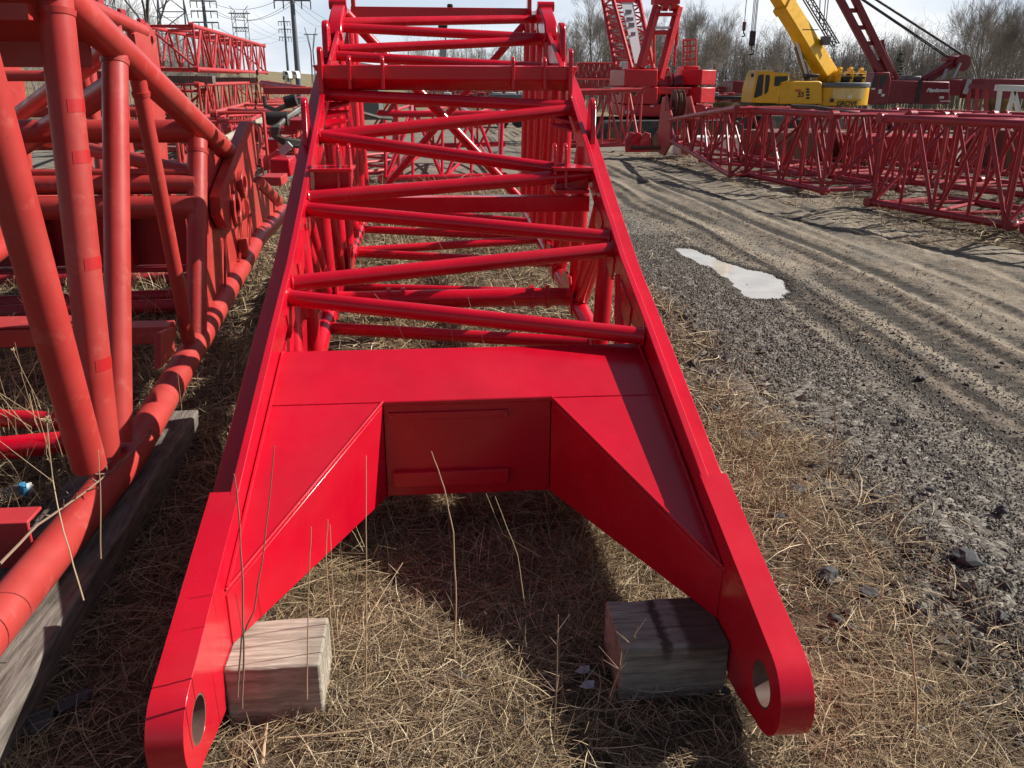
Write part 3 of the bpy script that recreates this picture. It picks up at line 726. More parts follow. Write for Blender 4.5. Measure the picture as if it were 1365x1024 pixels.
# swivel link plate standing proud of the gusset
xk = XL+.07
lk = [(331, 162), (342, 163), (349, 173), (350, 190), (345, 212), (338, 240), (331, 265), (325, 292), (314, 306), (303, 304), (295, 287), (293, 262), (298, 246)]
hole = lambda px, py, rr: circ(at(px, py, x=xk), rr, 20, (0, 1, 0), (0, 0, 1))
lko = MB().prism([at(*p, x=xk) for p in lk], (-.06, 0, 0), [hole(342, 183, .055), hole(313, 278, .06)]).build('link_plate', FR, ls, bevel=.004)
def ring_x(c_, r0, r1, dx):
    q_ = MB(); q_.prism(circ(c_, r0, 22, (0, 1, 0), (0, 0, 1)), (dx, 0, 0), [circ(c_, r1, 22, (0, 1, 0), (0, 0, 1))]); return q_
ring_x(at(313, 278, x=xk+.001), .105, .06, .02).build('boss_ring', FR, lko, bevel=.003)
ring_x(at(320, 246, x=xk+.001), .085, .05, .03).build('boss_ring', FR, lko, bevel=.003)
MB().tube(at(313, 278, x=xk-.12), at(313, 278, x=xk-.06), .09, n=20).build('boss_tube', FR, lko)
# cross tubes to the far side, diagonals, beam
for (px, py, r_) in ((262, 175, .06), (262, 230, .022), (262, 246, .05), (262, 276, .062)):
    p = al(px, py); MB().tube(p, (XF, p.y, p.z), r_, n=20).build('cross_tube', FR, ls)
for a, b_, r_ in ((at(12, 163, x=-2.6), at(150, 62, x=-1.4), .045), (at(12, 205, x=-2.5), at(155, 112, x=-1.4), .055), (at(60, 186, x=-2.4), at(262, 232, x=XL), .04)):
    MB().tube(a, b_, r_, n=18).build('diagonal', FR, ls)
pb = al(236, 446)
bm_ = MB(); bm_.box(((XL+XF)/2+.02, pb.y, .50), (XF-XL+.08, .13, .085)); bm_.box(((XL+XF)/2-.1, pb.y+.05, .55), (XF-XL+.5, .2, .012))
bo = bm_.build('cross_beam', FR, ls, bevel=.006)
MB().prism([al(215, 444), al(231, 437), al(234, 470), al(214, 492)], (-.03, 0, 0)).build('gusset', FR, bo, bevel=.003)
for a, b_, r_ in ((at(-30, 556, z=.17), at(98, 562, z=.17), .042), (at(-30, 600, z=.17), at(105, 588, z=.17), .05)):
    MB().tube(a, b_, r_, n=16).build('diagonal', M['red'], ls)
an = MB(); p0 = at(48, 690, z=.3); an.box((p0.x-.55, p0.y, .31), (1.1, .10, .012)); an.box((p0.x-.55, p0.y-.05, .26), (1.1, .012, .11))
an.box((p0.x-.52, p0.y-.03, .17), (1.15, .02, .10)); an.build('cross_channel', M['coral'], ls, bevel=.004)
# plate between the top chords, seen from below
pl = MB(); y0, y1 = 1.6, 3.62
pl.prism([(XL-.03, y0, CZ(y0)-.02), (XF+.03, y0, CZ(y0)-.02), (XF+.03, y1, CZ(y1)-.02), (XL-.03, y1, CZ(y1)-.02)], (0, 0, -.015))
pl.box(((XL+XF)/2, y1, CZ(y1)-.075), (XL-XF-.1, .016, .10))
po = pl.build('top_plate', FR, ls)
MB().beam((XL-.05, 3.15, CZ(3.15)-.11), (XF, 3.15, CZ(3.15)-.11), .05, .05).build('plate_rib', FR, po)
for k in range(5):
    yk = .9+.0*k
bt = thing('plastic_bottle', 'empty clear plastic bottle with blue and white label lying in the straw', 'bottle', at(22, 660, z=.03))
p = at(2, 662, z=.075); q = at(44, 650, z=.085); d = (q-p)
MB().path([p, p+d*.03, p+d*.25, p+d*.45, p+d*.6, p+d*.66], [.018, .03, .033, .030, .032, .032], 18).build('bottle_body', M['plastic'], bt)
MB().path([p+d*.62, p+d*.82, p+d*.84], [.034, .034, .024], 18).build('label_band', M['label_blue'], bt)
MB().path([p+d*.84, p+d*1.0], [.024, .024], 14).build('cap', M['label_white'], bt)

# second faded section standing behind it
x2 = -3.5
s2 = thing('boom_section', 'faded orange red tube section whose plate end stands behind the large left section', 'boom section', (x2-.8, 10, 0))
c0, c1 = at(60, -18, x=x2), at(190, 42, x=x2)
hb = lambda y: .12
for dx in (0, -1.7):
    MB().tube((x2+dx, c0.y, c0.z), (x2+dx, c1.y, c1.z), .085, n=16).build('top_chord', FR, s2)
    MB().tube((x2+dx, c0.y-1.2, .2), (x2+dx, c1.y+.3, .2), .07, n=14).build('bottom_chord', FR, s2)
    for k in range(7):
        t = k/6; y = c0.y+(c1.y-c0.y)*t; z = c0.z+(c1.z-c0.z)*t
        MB().tube((x2+dx, y, z), (x2+dx, y+(.35 if k % 2 else -.35), .2), .055, n=12).build('web_tube', FR, s2)
    e = MB(); e.prism([(x2+dx, c1.y-.5, c1.z-.05), (x2+dx, c1.y+.05, c1.z+.1), (x2+dx, c1.y+.3, c1.z), (x2+dx, c1.y+.34, c1.z-.62), (x2+dx, c1.y+.05, .25), (x2+dx, c1.y-.45, .25)], (.06, 0, 0), [circ((x2+dx, c1.y+.14, c1.z-.10), .06, 14, (0, 1, 0), (0, 0, 1))])
    e.build('end_plate', FR, s2, bevel=.006)
for k in range(4):
    z = .5+.4*k; MB().tube((x2, c1.y-.3*k, z), (x2-1.7, c1.y-.3*k, z), .06, n=12).build('cross_tube', FR, s2)
for k in range(5):
    y = c0.y+(c1.y-c0.y)*k/4; zt = c0.z+(c1.z-c0.z)*k/4
    lg = MB(); lg.box((x2, y, zt+.09), (.05, .16, .1)); lg.build('chord_lug', M['crimson'], s2, bevel=.01)
# dark girder lying across behind the left section
gd = thing('steel_girder', 'dark red plate girder lying behind the leaning tubes of the large left section', 'girder', (-3.2, 6.5, .3))
g_ = MB(); g_.box((-3.5, 6.6, .52), (3.2, .03, .42)); g_.build('web', M['crimson'], gd)
g_ = MB(); g_.box((-3.5, 6.55, .745), (3.2, .2, .024)); g_.box((-3.5, 6.55, .29), (3.2, .2, .024)); g_.build('flange', M['crimson'], gd, bevel=.003)
for k in range(5): MB().box((-4.7+k*.6, 6.53, .52), (.02, .12, .42)).build('stiffener', M['crimson'], gd)
for k, (a, b_) in enumerate((((-20, 374), (285, 372)), ((-20, 418), (240, 408)), ((-20, 405), (300, 392)))):
    p, q = at(*a, z=.07), at(*b_, z=.07)
    if q.x > -1.4: q = p+(q-p)*((-1.4-p.x)/(q.x-p.x))
    o = MB().tube(p, q, .055, n=14).build('steel_tube', M['crimson'], None, p)
    tag(o, ['red steel tube lying on the straw below the dark plate girder', 'red steel tube lying nearest the leaning tubes on the straw', 'red steel tube lying between two others in the straw behind the leaning tubes'][k], 'tube')

# ================================================================== LATTICE BOOM INSERTS
def truss(name, label, cat, P, Q, n, rc, rl, m, group=None, lugs=True, seg=8, sides=(0, 1, 2, 3), x_end=True, chordseg=12):
    """four chords from P[k] to Q[k] (0 near-bottom 1 near-top 2 far-top 3 far-bottom) with zigzag lacing"""
    P = [V(p) for p in P]; Q = [V(q) for q in Q]
    c = sum(P+Q, V())/8; c.z = min(p.z for p in P+Q)
    t = thing(name, label, cat, c, group)
    at_ = lambda k, f: P[k]+(Q[k]-P[k])*f
    for k in range(4):
        ch = MB().tube(P[k], Q[k], rc, n=chordseg).build('chord', m, t)
        if lugs:
            d = (Q[k]-P[k]).normalized(); s_ = V((0, 0, 1)).cross(d).normalized()
            for e in (P[k]-d*rc*.8, Q[k]+d*rc*.8):
                MB().tube(e-s_*rc*1.1, e+s_*rc*1.1, rc*1.35, n=12).build('pin_eye', m, ch)
    for a in sides:
        b_ = (a+1) % 4
        for i in range(n):
            f0, f1 = (i+.06)/n, (i+.94)/n
            p, q = (at_(a, f0), at_(b_, f1)) if i % 2 == (a % 2) else (at_(b_, f0), at_(a, f1))
            MB().tube(p, q, rl, n=seg, caps=False).build('brace', m, t)
            if a in (0, 2):
                MB().tube(at_(a, f1), at_(b_, f1), rl*.85, n=seg, caps=False).build('brace', m, t)
    for f in (.01, .99):
        for a in range(4): MB().tube(at_(a, f), at_((a+1) % 4, f), rl, n=seg, caps=False).build('end_strut', m, t)
        if x_end: MB().tube(at_(0, f), at_(2, f), rl, n=seg, caps=False).build('end_strut', m, t)
    return t
def boxtruss(name, label, cat, p, q, w, h, n, rc, rl, m, group=None, **kw):
    """p,q: near bottom chord ends; width goes to the right of p->q reversed (away from the road)"""
    p, q = V(p), V(q); d = (q-p); d.z = 0; d.normalize(); s_ = V((0, 0, 1)).cross(d)*(1 if w > 0 else -1)
    w = abs(w); U = V((0, 0, h)); S = s_*w
    return truss(name, label, cat, [p, p+U, p+U+S, p+S], [q, q+U, q+U+S, q+S], n, rc, rl, m, group, **kw)
CR = M['crimson']
G = 'crimson lattice boom inserts beside the road'
pC0, pC1 = at(1162, 270, z=.09), at(1343, 300, z=.09)
tC = boxtruss('lattice_boom', 'nearest crimson lattice boom insert at the right edge by the road', 'lattice boom', pC0, pC1, 1.35, 1.13, 4, .05, .026, CR, G)
dC = (pC1-pC0).normalized()
tD = boxtruss('lattice_boom', 'crimson lattice boom insert cut off by the right edge of the photo beside the road', 'lattice boom', pC1+dC*.3, pC1+dC*4.0, 1.35, 1.13, 6, .05, .026, CR, G)
pB0, pB1 = at(992, 232, z=.09), at(1097, 254, z=.09)
tB = boxtruss('lattice_boom', 'crimson lattice boom insert under a black hose between tapered tip and nearest insert', 'lattice boom', pB0, pB1, 1.35, 1.12, 4, .05, .026, CR, G)
# tapered head section with its sheave
pA1 = at(974, 234, z=.1); dA = V((-.05, 1, 0)).normalized(); pA0 = V((6.05, 21.2, -.02)); pA0 = at(892, 186, y=20.6)
topA0 = at(892, 160, y=20.6); topA1 = pA1+V((0, 0, 1.15)); S1 = V((1.35, .1, 0)); S0 = V((.5, .05, 0))
hd = truss('lattice_boom', 'tapered lattice boom tip with a cable sheave at its far end beside the road', 'lattice boom', [pA1, topA1, topA1+S1, pA1+S1], [pA0, topA0, topA0+S0, pA0+S0], 7, .05, .026, CR, G, lugs=False)
hp = MB(); 
for dx in (-.06, .52):
    hp.prism([(pA0.x+dx, y, z) for y, z in ((20.3, pA0.z-.1), (20.4, topA0.z+.12), (20.9, topA0.z+.55), (21.3, topA0.z+.5), (21.5, pA0.z+.1), (21.3, pA0.z-.38), (20.8, pA0.z-.4))], (.05, 0, 0))
ho = hp.build('head_plate', M['coral'], hd, bevel=.01)
sv = MB(); prof = [(.34, -.05), (.34, -.035), (.28, 0), (.34, .035), (.34, .05), (.1, .05), (.1, -.05)]
def lathe_x(mb, c, prof, n=28):
    vs = [(c.x+dx, c.y+r_*math.cos(2*math.pi*k/n), c.z+r_*math.sin(2*math.pi*k/n)) for k in range(n) for r_, dx in prof]; m_ = len(prof)
    fs = [(k*m_+j, k*m_+(j+1) % m_, ((k+1) % n)*m_+(j+1) % m_, ((k+1) % n)*m_+j) for k in range(n) for j in range(m_)]
    mb.add(vs, fs)
for dx in (.18, .30): lathe_x(sv, V((pA0.x+dx, 20.9, topA0.z+.35)), prof)
sv.build('sheave', M['rust'], hd)
fr_ = MB(); fr_.path([(pA0.x-.1, 20.75, topA0.z+.2), (pA0.x-.1, 20.75, topA0.z+.72), (pA0.x+.5, 20.75, topA0.z+.72)], .02, 6); fr_.build('cable_guard', M['coral'], hd)
# yoke plates lying in front of the tip
yk = thing('sheave_yoke', 'rusty red sheave yoke plates standing on the dirt beside the tapered boom tip', 'yoke', at(852, 206, z=-.05))
for k, (px, m_) in enumerate(((842, 'coral'), (850, 'crane_red'), (862, 'coral'), (878, 'rust'))):
    c = at(px, 203, z=-.05); pr_ = [(c.x-.02, c.y-.25, c.z), (c.x-.02, c.y-.3, c.z+.25), (c.x-.02, c.y-.05, c.z+.48), (c.x-.02, c.y+.2, c.z+.42), (c.x-.02, c.y+.3, c.z)]
    pr_ = [(c.x-.25+.0, c.y, c.z)] and [(c.x+a, c.y+b_, c.z+h) for a, b_, h in ((-.16, 0, 0), (-.18, .05, .3), (-.04, .1, .5), (.1, .1, .46), (.12, .06, .25), (.2, 0, 0))]
    MB().prism(pr_, (.03, .22, 0)).build('yoke_plate', M[m_], yk, bevel=.01)
MB().tube(at(840, 197, y=20.6), at(880, 197, y=20.6), .05, n=12).build('pin', M['rust'], yk)
# second row behind
q0, q1 = at(1122, 233, z=.1), at(1240, 246, z=.1); dq = (q1-q0).normalized()
boxtruss('lattice_boom', 'crimson lattice boom insert in the second row behind the hose-topped one', 'lattice boom', q0, q1, 1.35, 1.08, 5, .05, .025, CR, 'crimson lattice boom inserts of the second row')
boxtruss('lattice_boom', 'second row crimson lattice insert behind the nearest one at the right edge', 'lattice boom', q1+dq*.3, q1+dq*4.2, 1.35, 1.08, 6, .05, .025, CR, 'crimson lattice boom inserts of the second row')
boxtruss('lattice_boom', 'second row crimson lattice insert in front of the yellow crane cab', 'lattice boom', q0-dq*3.6, q0-dq*.3, 1.3, 1.02, 6, .05, .025, CR, 'crimson lattice boom inserts of the second row')
boxtruss('lattice_boom', 'crimson lattice boom lying under the yellow crane, third row from the road', 'lattice boom', q0-dq*4+V((3.0, 1, -.05)), q1+V((3.2, 1, -.05)), 1.3, 1.0, 10, .05, .025, CR, None)
# slabs and dunnage among the lattices
def slab(px, py, y, sz, m_, label, name='counterweight_slab', cat='slab', rz=0):
    c = at(px, py, y=y); q = MB(); q.box(V((0, 0, sz[2]/2)), sz); q.v = [(Matrix.Rotation(rz, 3, 'Z') @ V(v))+c for v in q.v]
    return tag(q.build(name, m_, None, c, bevel=.03), label, cat)
def on_ground(c): return V((c.x, c.y, ground_z(c.x, c.y)))
def slabg(x, y, sz, m_, label, name, cat, rz=0, z0=0):
    c = V((x, y, ground_z(x, y)+z0)); q = MB(); q.box(V((0, 0, sz[2]/2)), sz, None); q.v = [(Matrix.Rotation(rz, 3, 'Z') @ V(v))+c for v in q.v]
    return tag(q.build(name, m_, None, c, bevel=.03), label, cat)
slabg(8.6, 19.6, (2.4, 1.3, .7), M['rust'], 'rusty brown counterweight slab lying behind the crimson lattices', 'counterweight_slab', 'slab', .2)
slabg(10.4, 18.6, (2.2, 1.2, .62), M['coral'], 'red counterweight slab lying behind the crimson lattices', 'counterweight_slab', 'slab', -.2)
slabg(7.6, 22.5, (2.2, .8, .5), M['white'], 'pale grey steel plate box lying behind the tapered boom tip', 'steel_box', 'box', .1)
slabg(12.6, 17.0, (2.4, 1.3, .8), M['rust'], 'brown steel slab lying beneath the maroon crane behind the lattices', 'counterweight_slab', 'slab', .1)
def plank(px0, py0, px1, py1, w_, h_, m_, label):
    p, q = at(px0, py0, z=.03), at(px1, py1, z=.03)
    o = MB().beam(p+V((0, 0, h_/2-.03)), q+V((0, 0, h_/2-.03)), w_, h_).build('plank', m_, None, p, bevel=.006); return tag(o, label, 'plank')
plank(1028, 252, 1070, 252, .12, .06, M['oak'], 'pale wooden plank on the dirt in front of the crimson lattices')
plank(962, 239, 996, 239, .1, .05, M['oak'], 'pale wooden plank on the dirt by the foot of the tapered boom tip')
# hoses lying over the second insert
hs_ = MB()
hs_.path([at(1055, 142, y=13.9), at(1085, 143, y=13.7), at(1120, 149, y=13.3), at(1155, 154, y=12.8)], .035, 8)
tag(hs_.build('hydraulic_hose', M['hose'], None, at(1055, 142, y=13.9)), 'black hydraulic hose draped over the tops of the crimson lattices', 'hose')
lgm = MB()
for px in (988, 1056, 1182):
    c = at(px, 146, y=14.3); 
    for dx in (-.07, .07): lgm.tube(c+V((dx, 0, -.05)), c+V((dx, .05, .12)), .09, n=14)

# insert section in front of the red crane (right of the boom)
i0, i1 = at(791, 194, z=-.35), at(836, 193, z=-.35)
rr_ = i1; 
boxtruss('lattice_boom', 'red lattice boom insert with hoses on top lying in front of the red crawler crane', 'lattice boom', at(728, 196, y=25.2), at(853, 192, y=25.2), 1.7, 1.52, 5, .06, .035, M['coral'], None)
hs_ = MB(); hs_.path([at(792, 121, y=25.6), at(812, 119, y=25.6), at(826, 124, y=25.5)], .06, 8); hs_.path([at(826, 121, y=25.9), at(838, 120, y=25.6), at(848, 126, y=25.5)], .06, 8)
tag(hs_.build('hydraulic_hose', M['hose'], None, at(792, 121, y=25.6)), 'black hoses lying on top of the lattice insert before the red crane', 'hose')
# wide insert seen through the boom section
truss('lattice_boom', 'red lattice boom insert seen through the open frame of the front boom section', 'lattice boom',
      [at(513, 238, z=.1), at(511, 152, y=15.2), at(548, 140, y=19.5), at(550, 196, y=19.5)], [at(668, 235, z=.1), at(672, 152, y=15.4), at(668, 140, y=19.5), at(667, 192, y=19.5)], 4, .055, .03, M['red'], None)
# long ladder-like section left of it
a0, a1 = at(462, 234, z=.12), at(487, 160, z=-.2)
boxtruss('lattice_boom', 'slim red lattice mast section lying beside the straw strip behind the front boom section', 'lattice boom', at(464, 232, z=.12), at(484, 190, z=-.05), -.9, 1.25, 9, .06, .03, M['coral'], None)

# ------------------------------------------------------------------ left background stacks
CO = M['coral']
nb = at(263, 183, y=23.2); dL = V((at(357, 148, y=38).x-nb.x, 38-23.2, 0)).normalized()
zb0 = ground_z(nb.x, nb.y)+.2
sw = V((at(203, 90, y=23.6).x-at(262, 92, y=23.2).x, .3, 0))
def stack(z0, L, h, n, label, m_, base, wv):
    p = V((base.x, base.y, z0)); q = p+dL*L; q.z = z0+.05; U = V((0, 0, h))
    return truss('lattice_boom', label, 'lattice boom', [p, p+U, p+U+wv, p+wv], [q, q+U, q+U+wv, q+wv], n, .055, .032, m_, 'lattice inserts stacked on the left')
zl = at(263, 113, y=23.2).z; zu0, zu1 = at(262, 92, y=23.2).z, at(262, 34, y=23.2).z
stack(zl-1.5, 14.5, 1.5, 12, 'faded red lattice insert carrying another one on dark timbers', M['faded'], at(263, 113, y=23.2), sw*1.25)
stack(zu0, 14.0, zu1-zu0, 12, 'pinkish red lattice insert at the top of the stack on the left', CO, at(262, 92, y=23.2), sw)
for k, t in enumerate((.12, 8.3)):
    p = at(262, 97, y=23.2)+dL*(t+.8); o = MB().beam(V((p.x+.25, p.y, zl+.12)), V((p.x+sw.x*1.15, p.y, zl+.12)), .32, .2).build('dunnage_timber', M['sleeper'], None, p, bevel=.01)
    tag(o, ['dark dunnage timber under the near end of the top lattice insert', 'dark dunnage timber under the far end of the top lattice insert'][k], 'timber')
# more lattices on the ground between the stack and the front section
for k, (a, b_, w_, h_, lab, m_) in enumerate((((292, 216), (352, 158), -1.6, .95, 'coral red lattice insert low on the ground before the stack', M['faded']),
        ((190, 190), (250, 150), -1.7, 1.3, 'dull red lattice insert on the ground left of the stack', CO),
        ((120, 232), (200, 176), -1.5, 1.0, 'faded lattice insert in the weeds behind the leaning tubes', M['faded']),
        ((352, 135), (412, 128), 1.2, .9, 'crimson lattice insert lying before the white trucks', CR))):
    p = at(*a, z=.1 if k < 3 else -.6); q = at(*b_, z=-.15 if k < 3 else -.7)
    boxtruss('lattice_boom', lab, 'lattice boom', p, q, w_, h_, 8, .055, .032, m_, 'lattice inserts lying on the left')
# chain hoist hanging beside the stack
cpx = [at(343, 92, y=22.5), at(342, 130, y=22.5), at(340, 165, y=22.5)]
chn = MB()
L_ = 16
for k in range(L_):
    c = cpx[0]+(cpx[2]-cpx[0])*(k/(L_-1)); chn.box(c, (.06 if k % 2 else .02, .02 if k % 2 else .06, .13))
tag(chn.build('chain', M['rust'], None, cpx[0]), 'rusty chain hanging down the side of the lattice stack', 'chain')

# machine with hoses left behind the front section
mh = thing('hose_machine', 'red boom head machine with bundles of dark hydraulic hoses behind the front boom section', 'machine', at(385, 215, z=0))
yb = 12.2
def bx(mb, px0, py0, px1, py1, y, dy):
    a, b_ = at(px0, py0, y=y), at(px1, py1, y=y); mb.box(((a.x+b_.x)/2, y+dy/2, (a.z+b_.z)/2), (abs(b_.x-a.x), dy, abs(a.z-b_.z)))
q = MB(); bx(q, 378, 160, 412, 174, yb, 1.2); bx(q, 340, 174, 395, 179, yb, .12); q.build('head_frame', CR, mh, bevel=.01)
q = MB(); bx(q, 350, 116, 430, 126, 14, .2); q.build('head_beam', M['coral'], mh, bevel=.02)
q = MB(); bx(q, 358, 212, 388, 236, 10.2, .5); q.build('pump_box', M['red'], mh, bevel=.02)
q = MB(); bx(q, 346, 236, 376, 248, 9.2, .4); q.build('bracket', M['coral'], mh, bevel=.01)
for a in ((352, 150, 357, 240, 11, .08), (345, 176, 350, 236, 10.6, .08)):
    q = MB(); bx(q, *a); q.build('upright_plate', M['coral'], mh, bevel=.01)
MB().tube(at(352, 222, y=10.8), at(374, 205, y=10.8), .07, n=14).build('cylinder_body', M['coral'], mh)
MB().tube(at(374, 205, y=10.8), at(387, 192, y=10.8), .045, n=14).build('cylinder_rod', M['steel'], mh)
for k in range(5):
    q = MB(); o_ = k*2.2
    q.path([at(418, 140+o_*.5, y=12), at(400, 143+o_*.6, y=11.8), at(382, 156+o_*.3, y=11.6), at(372, 166+o_*.2, y=11.4), at(362+o_, 172, y=11.2), at(363+o_*.6, 180+o_*.6, y=11.2), at(380, 186+o_*.7, y=11.2), at(405, 189+o_*.8, y=11.3)], .028, 8)
    q.build('hose', M['hose'], mh)
MB().tube(at(356, 158, y=11.6), at(384, 158, y=11.6), .09, n=14).build('hose_clamp', M['black'], mh)
q = MB(); q.tube(at(380, 137, y=12), at(395, 133, y=12), .08, n=12); q.build('hose_clamp', M['black'], mh)
MB().path([at(352, 128, y=13.5), at(354, 142, y=13.5), at(368, 147, y=13.3), at(385, 140, y=13)], .035, 8).build('hose', M['hose'], mh)
MB().path([at(460, 147, y=13), at(480, 150, y=13), at(505, 157, y=13.2), at(522, 158, y=13.5)], .03, 8).build('hose', M['hose'], mh)

# more yard clutter on the left between the stack and the front section
for k, (a, b_, r_, lab) in enumerate((((292, 205), (345, 168), .05, 'rusty steel pipe lying across the low lattices behind the link plate'), ((300, 186), (350, 160), .06, 'pale weathered pole lying on the low lattices left of the hoses'), ((405, 120), (350, 112), .07, 'orange red tube lying level before the white trucks'))):
    p, q_ = at(*a, y=13.5+k), at(*b_, y=15.5+k); tag(MB().tube(p, q_, r_, n=10).build('steel_tube', [M['rust'], M['oak'], M['coral']][k], None, p), lab, 'tube')
p, q_ = at(258, 222, z=.12), at(338, 160, z=-.1)
boxtruss('lattice_boom', 'pale coral lattice insert lying just beyond the top chord of the leaning tube section', 'lattice boom', p, q_, -1.1, .8, 9, .05, .028, M['coral'], 'lattice inserts lying on the left')
p, q_ = at(392, 205, y=17), at(425, 128, y=26); p.z, q_.z = .1, -.3
truss('lattice_boom', 'orange red lattice boom foot pointing at the white trucks', 'lattice boom', [p, p+V((0, 0, .7)), p+V((-1.2, 0, .7)), p+V((-1.2, 0, 0))], [q_, q_+V((0, 0, .7)), q_+V((-1.2, 0, .7)), q_+V((-1.2, 0, 0))], 6, .07, .035, M['coral'], 'lattice inserts lying on the left')
for k, (px0, py0, px1, py1, y, m_, lab) in enumerate(((300, 196, 318, 214, 14.2, 'crimson', 'small crimson steel box on the straw behind the link plate'), (352, 186, 372, 205, 12.8, 'red', 'bright red steel box under the hose bundle'), (392, 205, 410, 226, 11.5, 'coral', 'coral red bracket box standing beside the front section left chord'))):
    q = MB(); bxp_ = (at(px0, py0, y=y), at(px1, py1, y=y)); a, b_ = bxp_; q.box(((a.x+b_.x)/2, y+.3, (a.z+b_.z)/2), (abs(b_.x-a.x), .6, abs(a.z-b_.z))); tag(q.build('steel_box', M[m_], None, V((a.x, y, b_.z)), bevel=.02), lab, 'steel box')
# ================================================================== CRANES AND OTHER MACHINES
def bxp(mb, px0, py0, px1, py1, y, dy, dx=None):
    a, b_ = at(px0, py0, y=y), at(px1, py1, y=y)
    mb.box(((a.x+b_.x)/2, y+dy/2, (a.z+b_.z)/2), (abs(b_.x-a.x), dy, abs(a.z-b_.z))); return mb
def crawler(parent, c, L, Wd, h, d, sideways=True):
    """two crawler tracks: long side along d (unit vector), each Wd wide"""
    d = V(d).normalized(); s_ = V((0, 0, 1)).cross(d); g = ground_z(c.x, c.y)
    for o_ in (-1, 1):
        cc = V((c.x, c.y, g))+s_*o_*2.0; pr_ = []
        r_ = h/2
        for k in range(9): a = R(90+22.5*k); pr_.append(cc+d*(-L/2+r_+r_*math.cos(a))+V((0, 0, r_+r_*math.sin(a)))-s_*Wd/2)
        for k in range(9): a = R(-90+22.5*k); pr_.append(cc+d*(L/2-r_+r_*math.cos(a))+V((0, 0, r_+r_*math.sin(a)))-s_*Wd/2)
        t = MB().prism(pr_, s_*Wd).build('crawler_track', M['track'], parent, bevel=.03)
        w_ = MB()
        for k in range(6):
            q = cc+d*(-L/2+r_+(L-2*r_)*k/5)+V((0, 0, r_)); w_.tube(q-s_*(Wd/2+.03), q+s_*(Wd/2+.03), r_*.55, n=14)
        w_.build('roller_set', M['rust'], t)
CRR = M['crane_red']
YC = 38.0
rc = thing('crawler_crane', 'bright red crawler crane with lattice boom and gantry behind the road bend', 'crane', on_ground(at(885, 190, y=YC)))
crawler(rc, at(868, 190, y=YC+1.5), 6.8, .95, 1.15, (1, .15, 0))
bxp(MB(), 835, 160, 930, 178, YC+.6, 3).build('car_body', M['track'], rc, bevel=.05)
bxp(MB(), 833, 139.5, 949, 156, YC, 3.6).build('turntable_deck', CRR, rc, bevel=.04)
for (a, b_, c_, d_, rz_) in ((833, 115.7, 876, 139, 0), (833, 92.5, 876, 115.2, 0), (921, 115.2, 951, 139, 1), (922, 91.8, 952.5, 114.6, 1)):
    q = MB(); bxp(q, a, b_, c_, d_, YC-.1, 3.2 if not rz_ else 1.3); cc = sum((V(v) for v in q.v), V())/8
    if rz_: q.v = [Matrix.Rotation(R(32), 3, 'Z') @ (V(v)-cc)*.9+cc for v in q.v]
    q.build('counterweight', CRR, rc, bevel=.04)
bxp(MB(), 878, 116, 918, 126, YC+.3, 1.5).build('drum_frame', CRR, rc, bevel=.03)
bxp(MB(), 880, 126, 918, 140, YC+1.4, 1.0).build('engine_bay', M['track'], rc)
for px, py, r_ in ((884, 112, .34), (903, 110, .36), (893, 119, .26)):
    q = MB(); c = at(px, py, y=YC+1.0); q.tube(c-V((.4, 0, 0)), c+V((.4, 0, 0)), r_, n=18); q.tube(c-V((.45, 0, 0)), c-V((.4, 0, 0)), r_*1.4, n=18); q.tube(c+V((.4, 0, 0)), c+V((.45, 0, 0)), r_*1.4, n=18); q.build('winch_drum', M['maroon'], rc)
q = MB(); bxp(q, 912, 88, 929, 139, YC+1, 1.2); bxp(q, 880, 90, 893, 100, YC+2, .8); q.build('house_panel', CRR, rc, bevel=.04)
q = MB(); bxp(q, 832.5, 83, 837, 92, YC+.6, .4); bxp(q, 829, 82, 836, 89, YC+.9, .4); q.build('light_box', M['white'], rc)
for px, py, w_, h_ in ((869, 141.6, 4, 1.6), (918.5, 141.2, 4, 1.6), (940, 148.5, 7, 3.4), (836.5, 149.5, 6, 3.2)):
    MB().box(at(px, py, y=YC-.012), (w_/27.6, .02, h_/27.6)).build('decal', M['white'], rc)
# gantry A-frame
gt = MB()
for a, b_ in (((876, 8), (853, 91)), ((905, 8), (879, 106))): gt.beam(at(*a, y=YC+.6), at(*b_, y=YC+.2), .30, .30)
go = gt.build('gantry_leg', CRR, rc, bevel=.04)
for (a, b_, c_, d_) in ((875, 17.5, 903, 21.5), (868, 41, 893, 46), (871, 35.8, 893, 38.2)):
    q = MB(); q.beam(at(a, (b_+d_)/2, y=YC+.5), at(c_, (b_+d_)/2, y=YC+.5), .25, (d_-b_)/27.6); q.build('gantry_crossbar', CRR if d_ > 40 or b_ < 20 else M['white'], rc, bevel=.02)
q = MB(); bxp(q, 873, -6, 907, 5.5, YC+.3, .7); q.build('gantry_head', CRR, rc, bevel=.05)
q = MB()
for px in (886, 897):
    c = at(px, 5, y=YC+.6); q.tube(c-V((.12, 0, 0)), c+V((.12, 0, 0)), .3, n=16)
q.build('gantry_sheave', CRR, rc)
for a, b_ in (((872, 25), (872, 85)), ((903, 20), (899, 88)), ((905, 12), (902, 60))):
    MB().tube(at(*a, y=YC+1.4), at(*b_, y=YC+1.4), .06, n=8).build('pendant', CRR, rc)
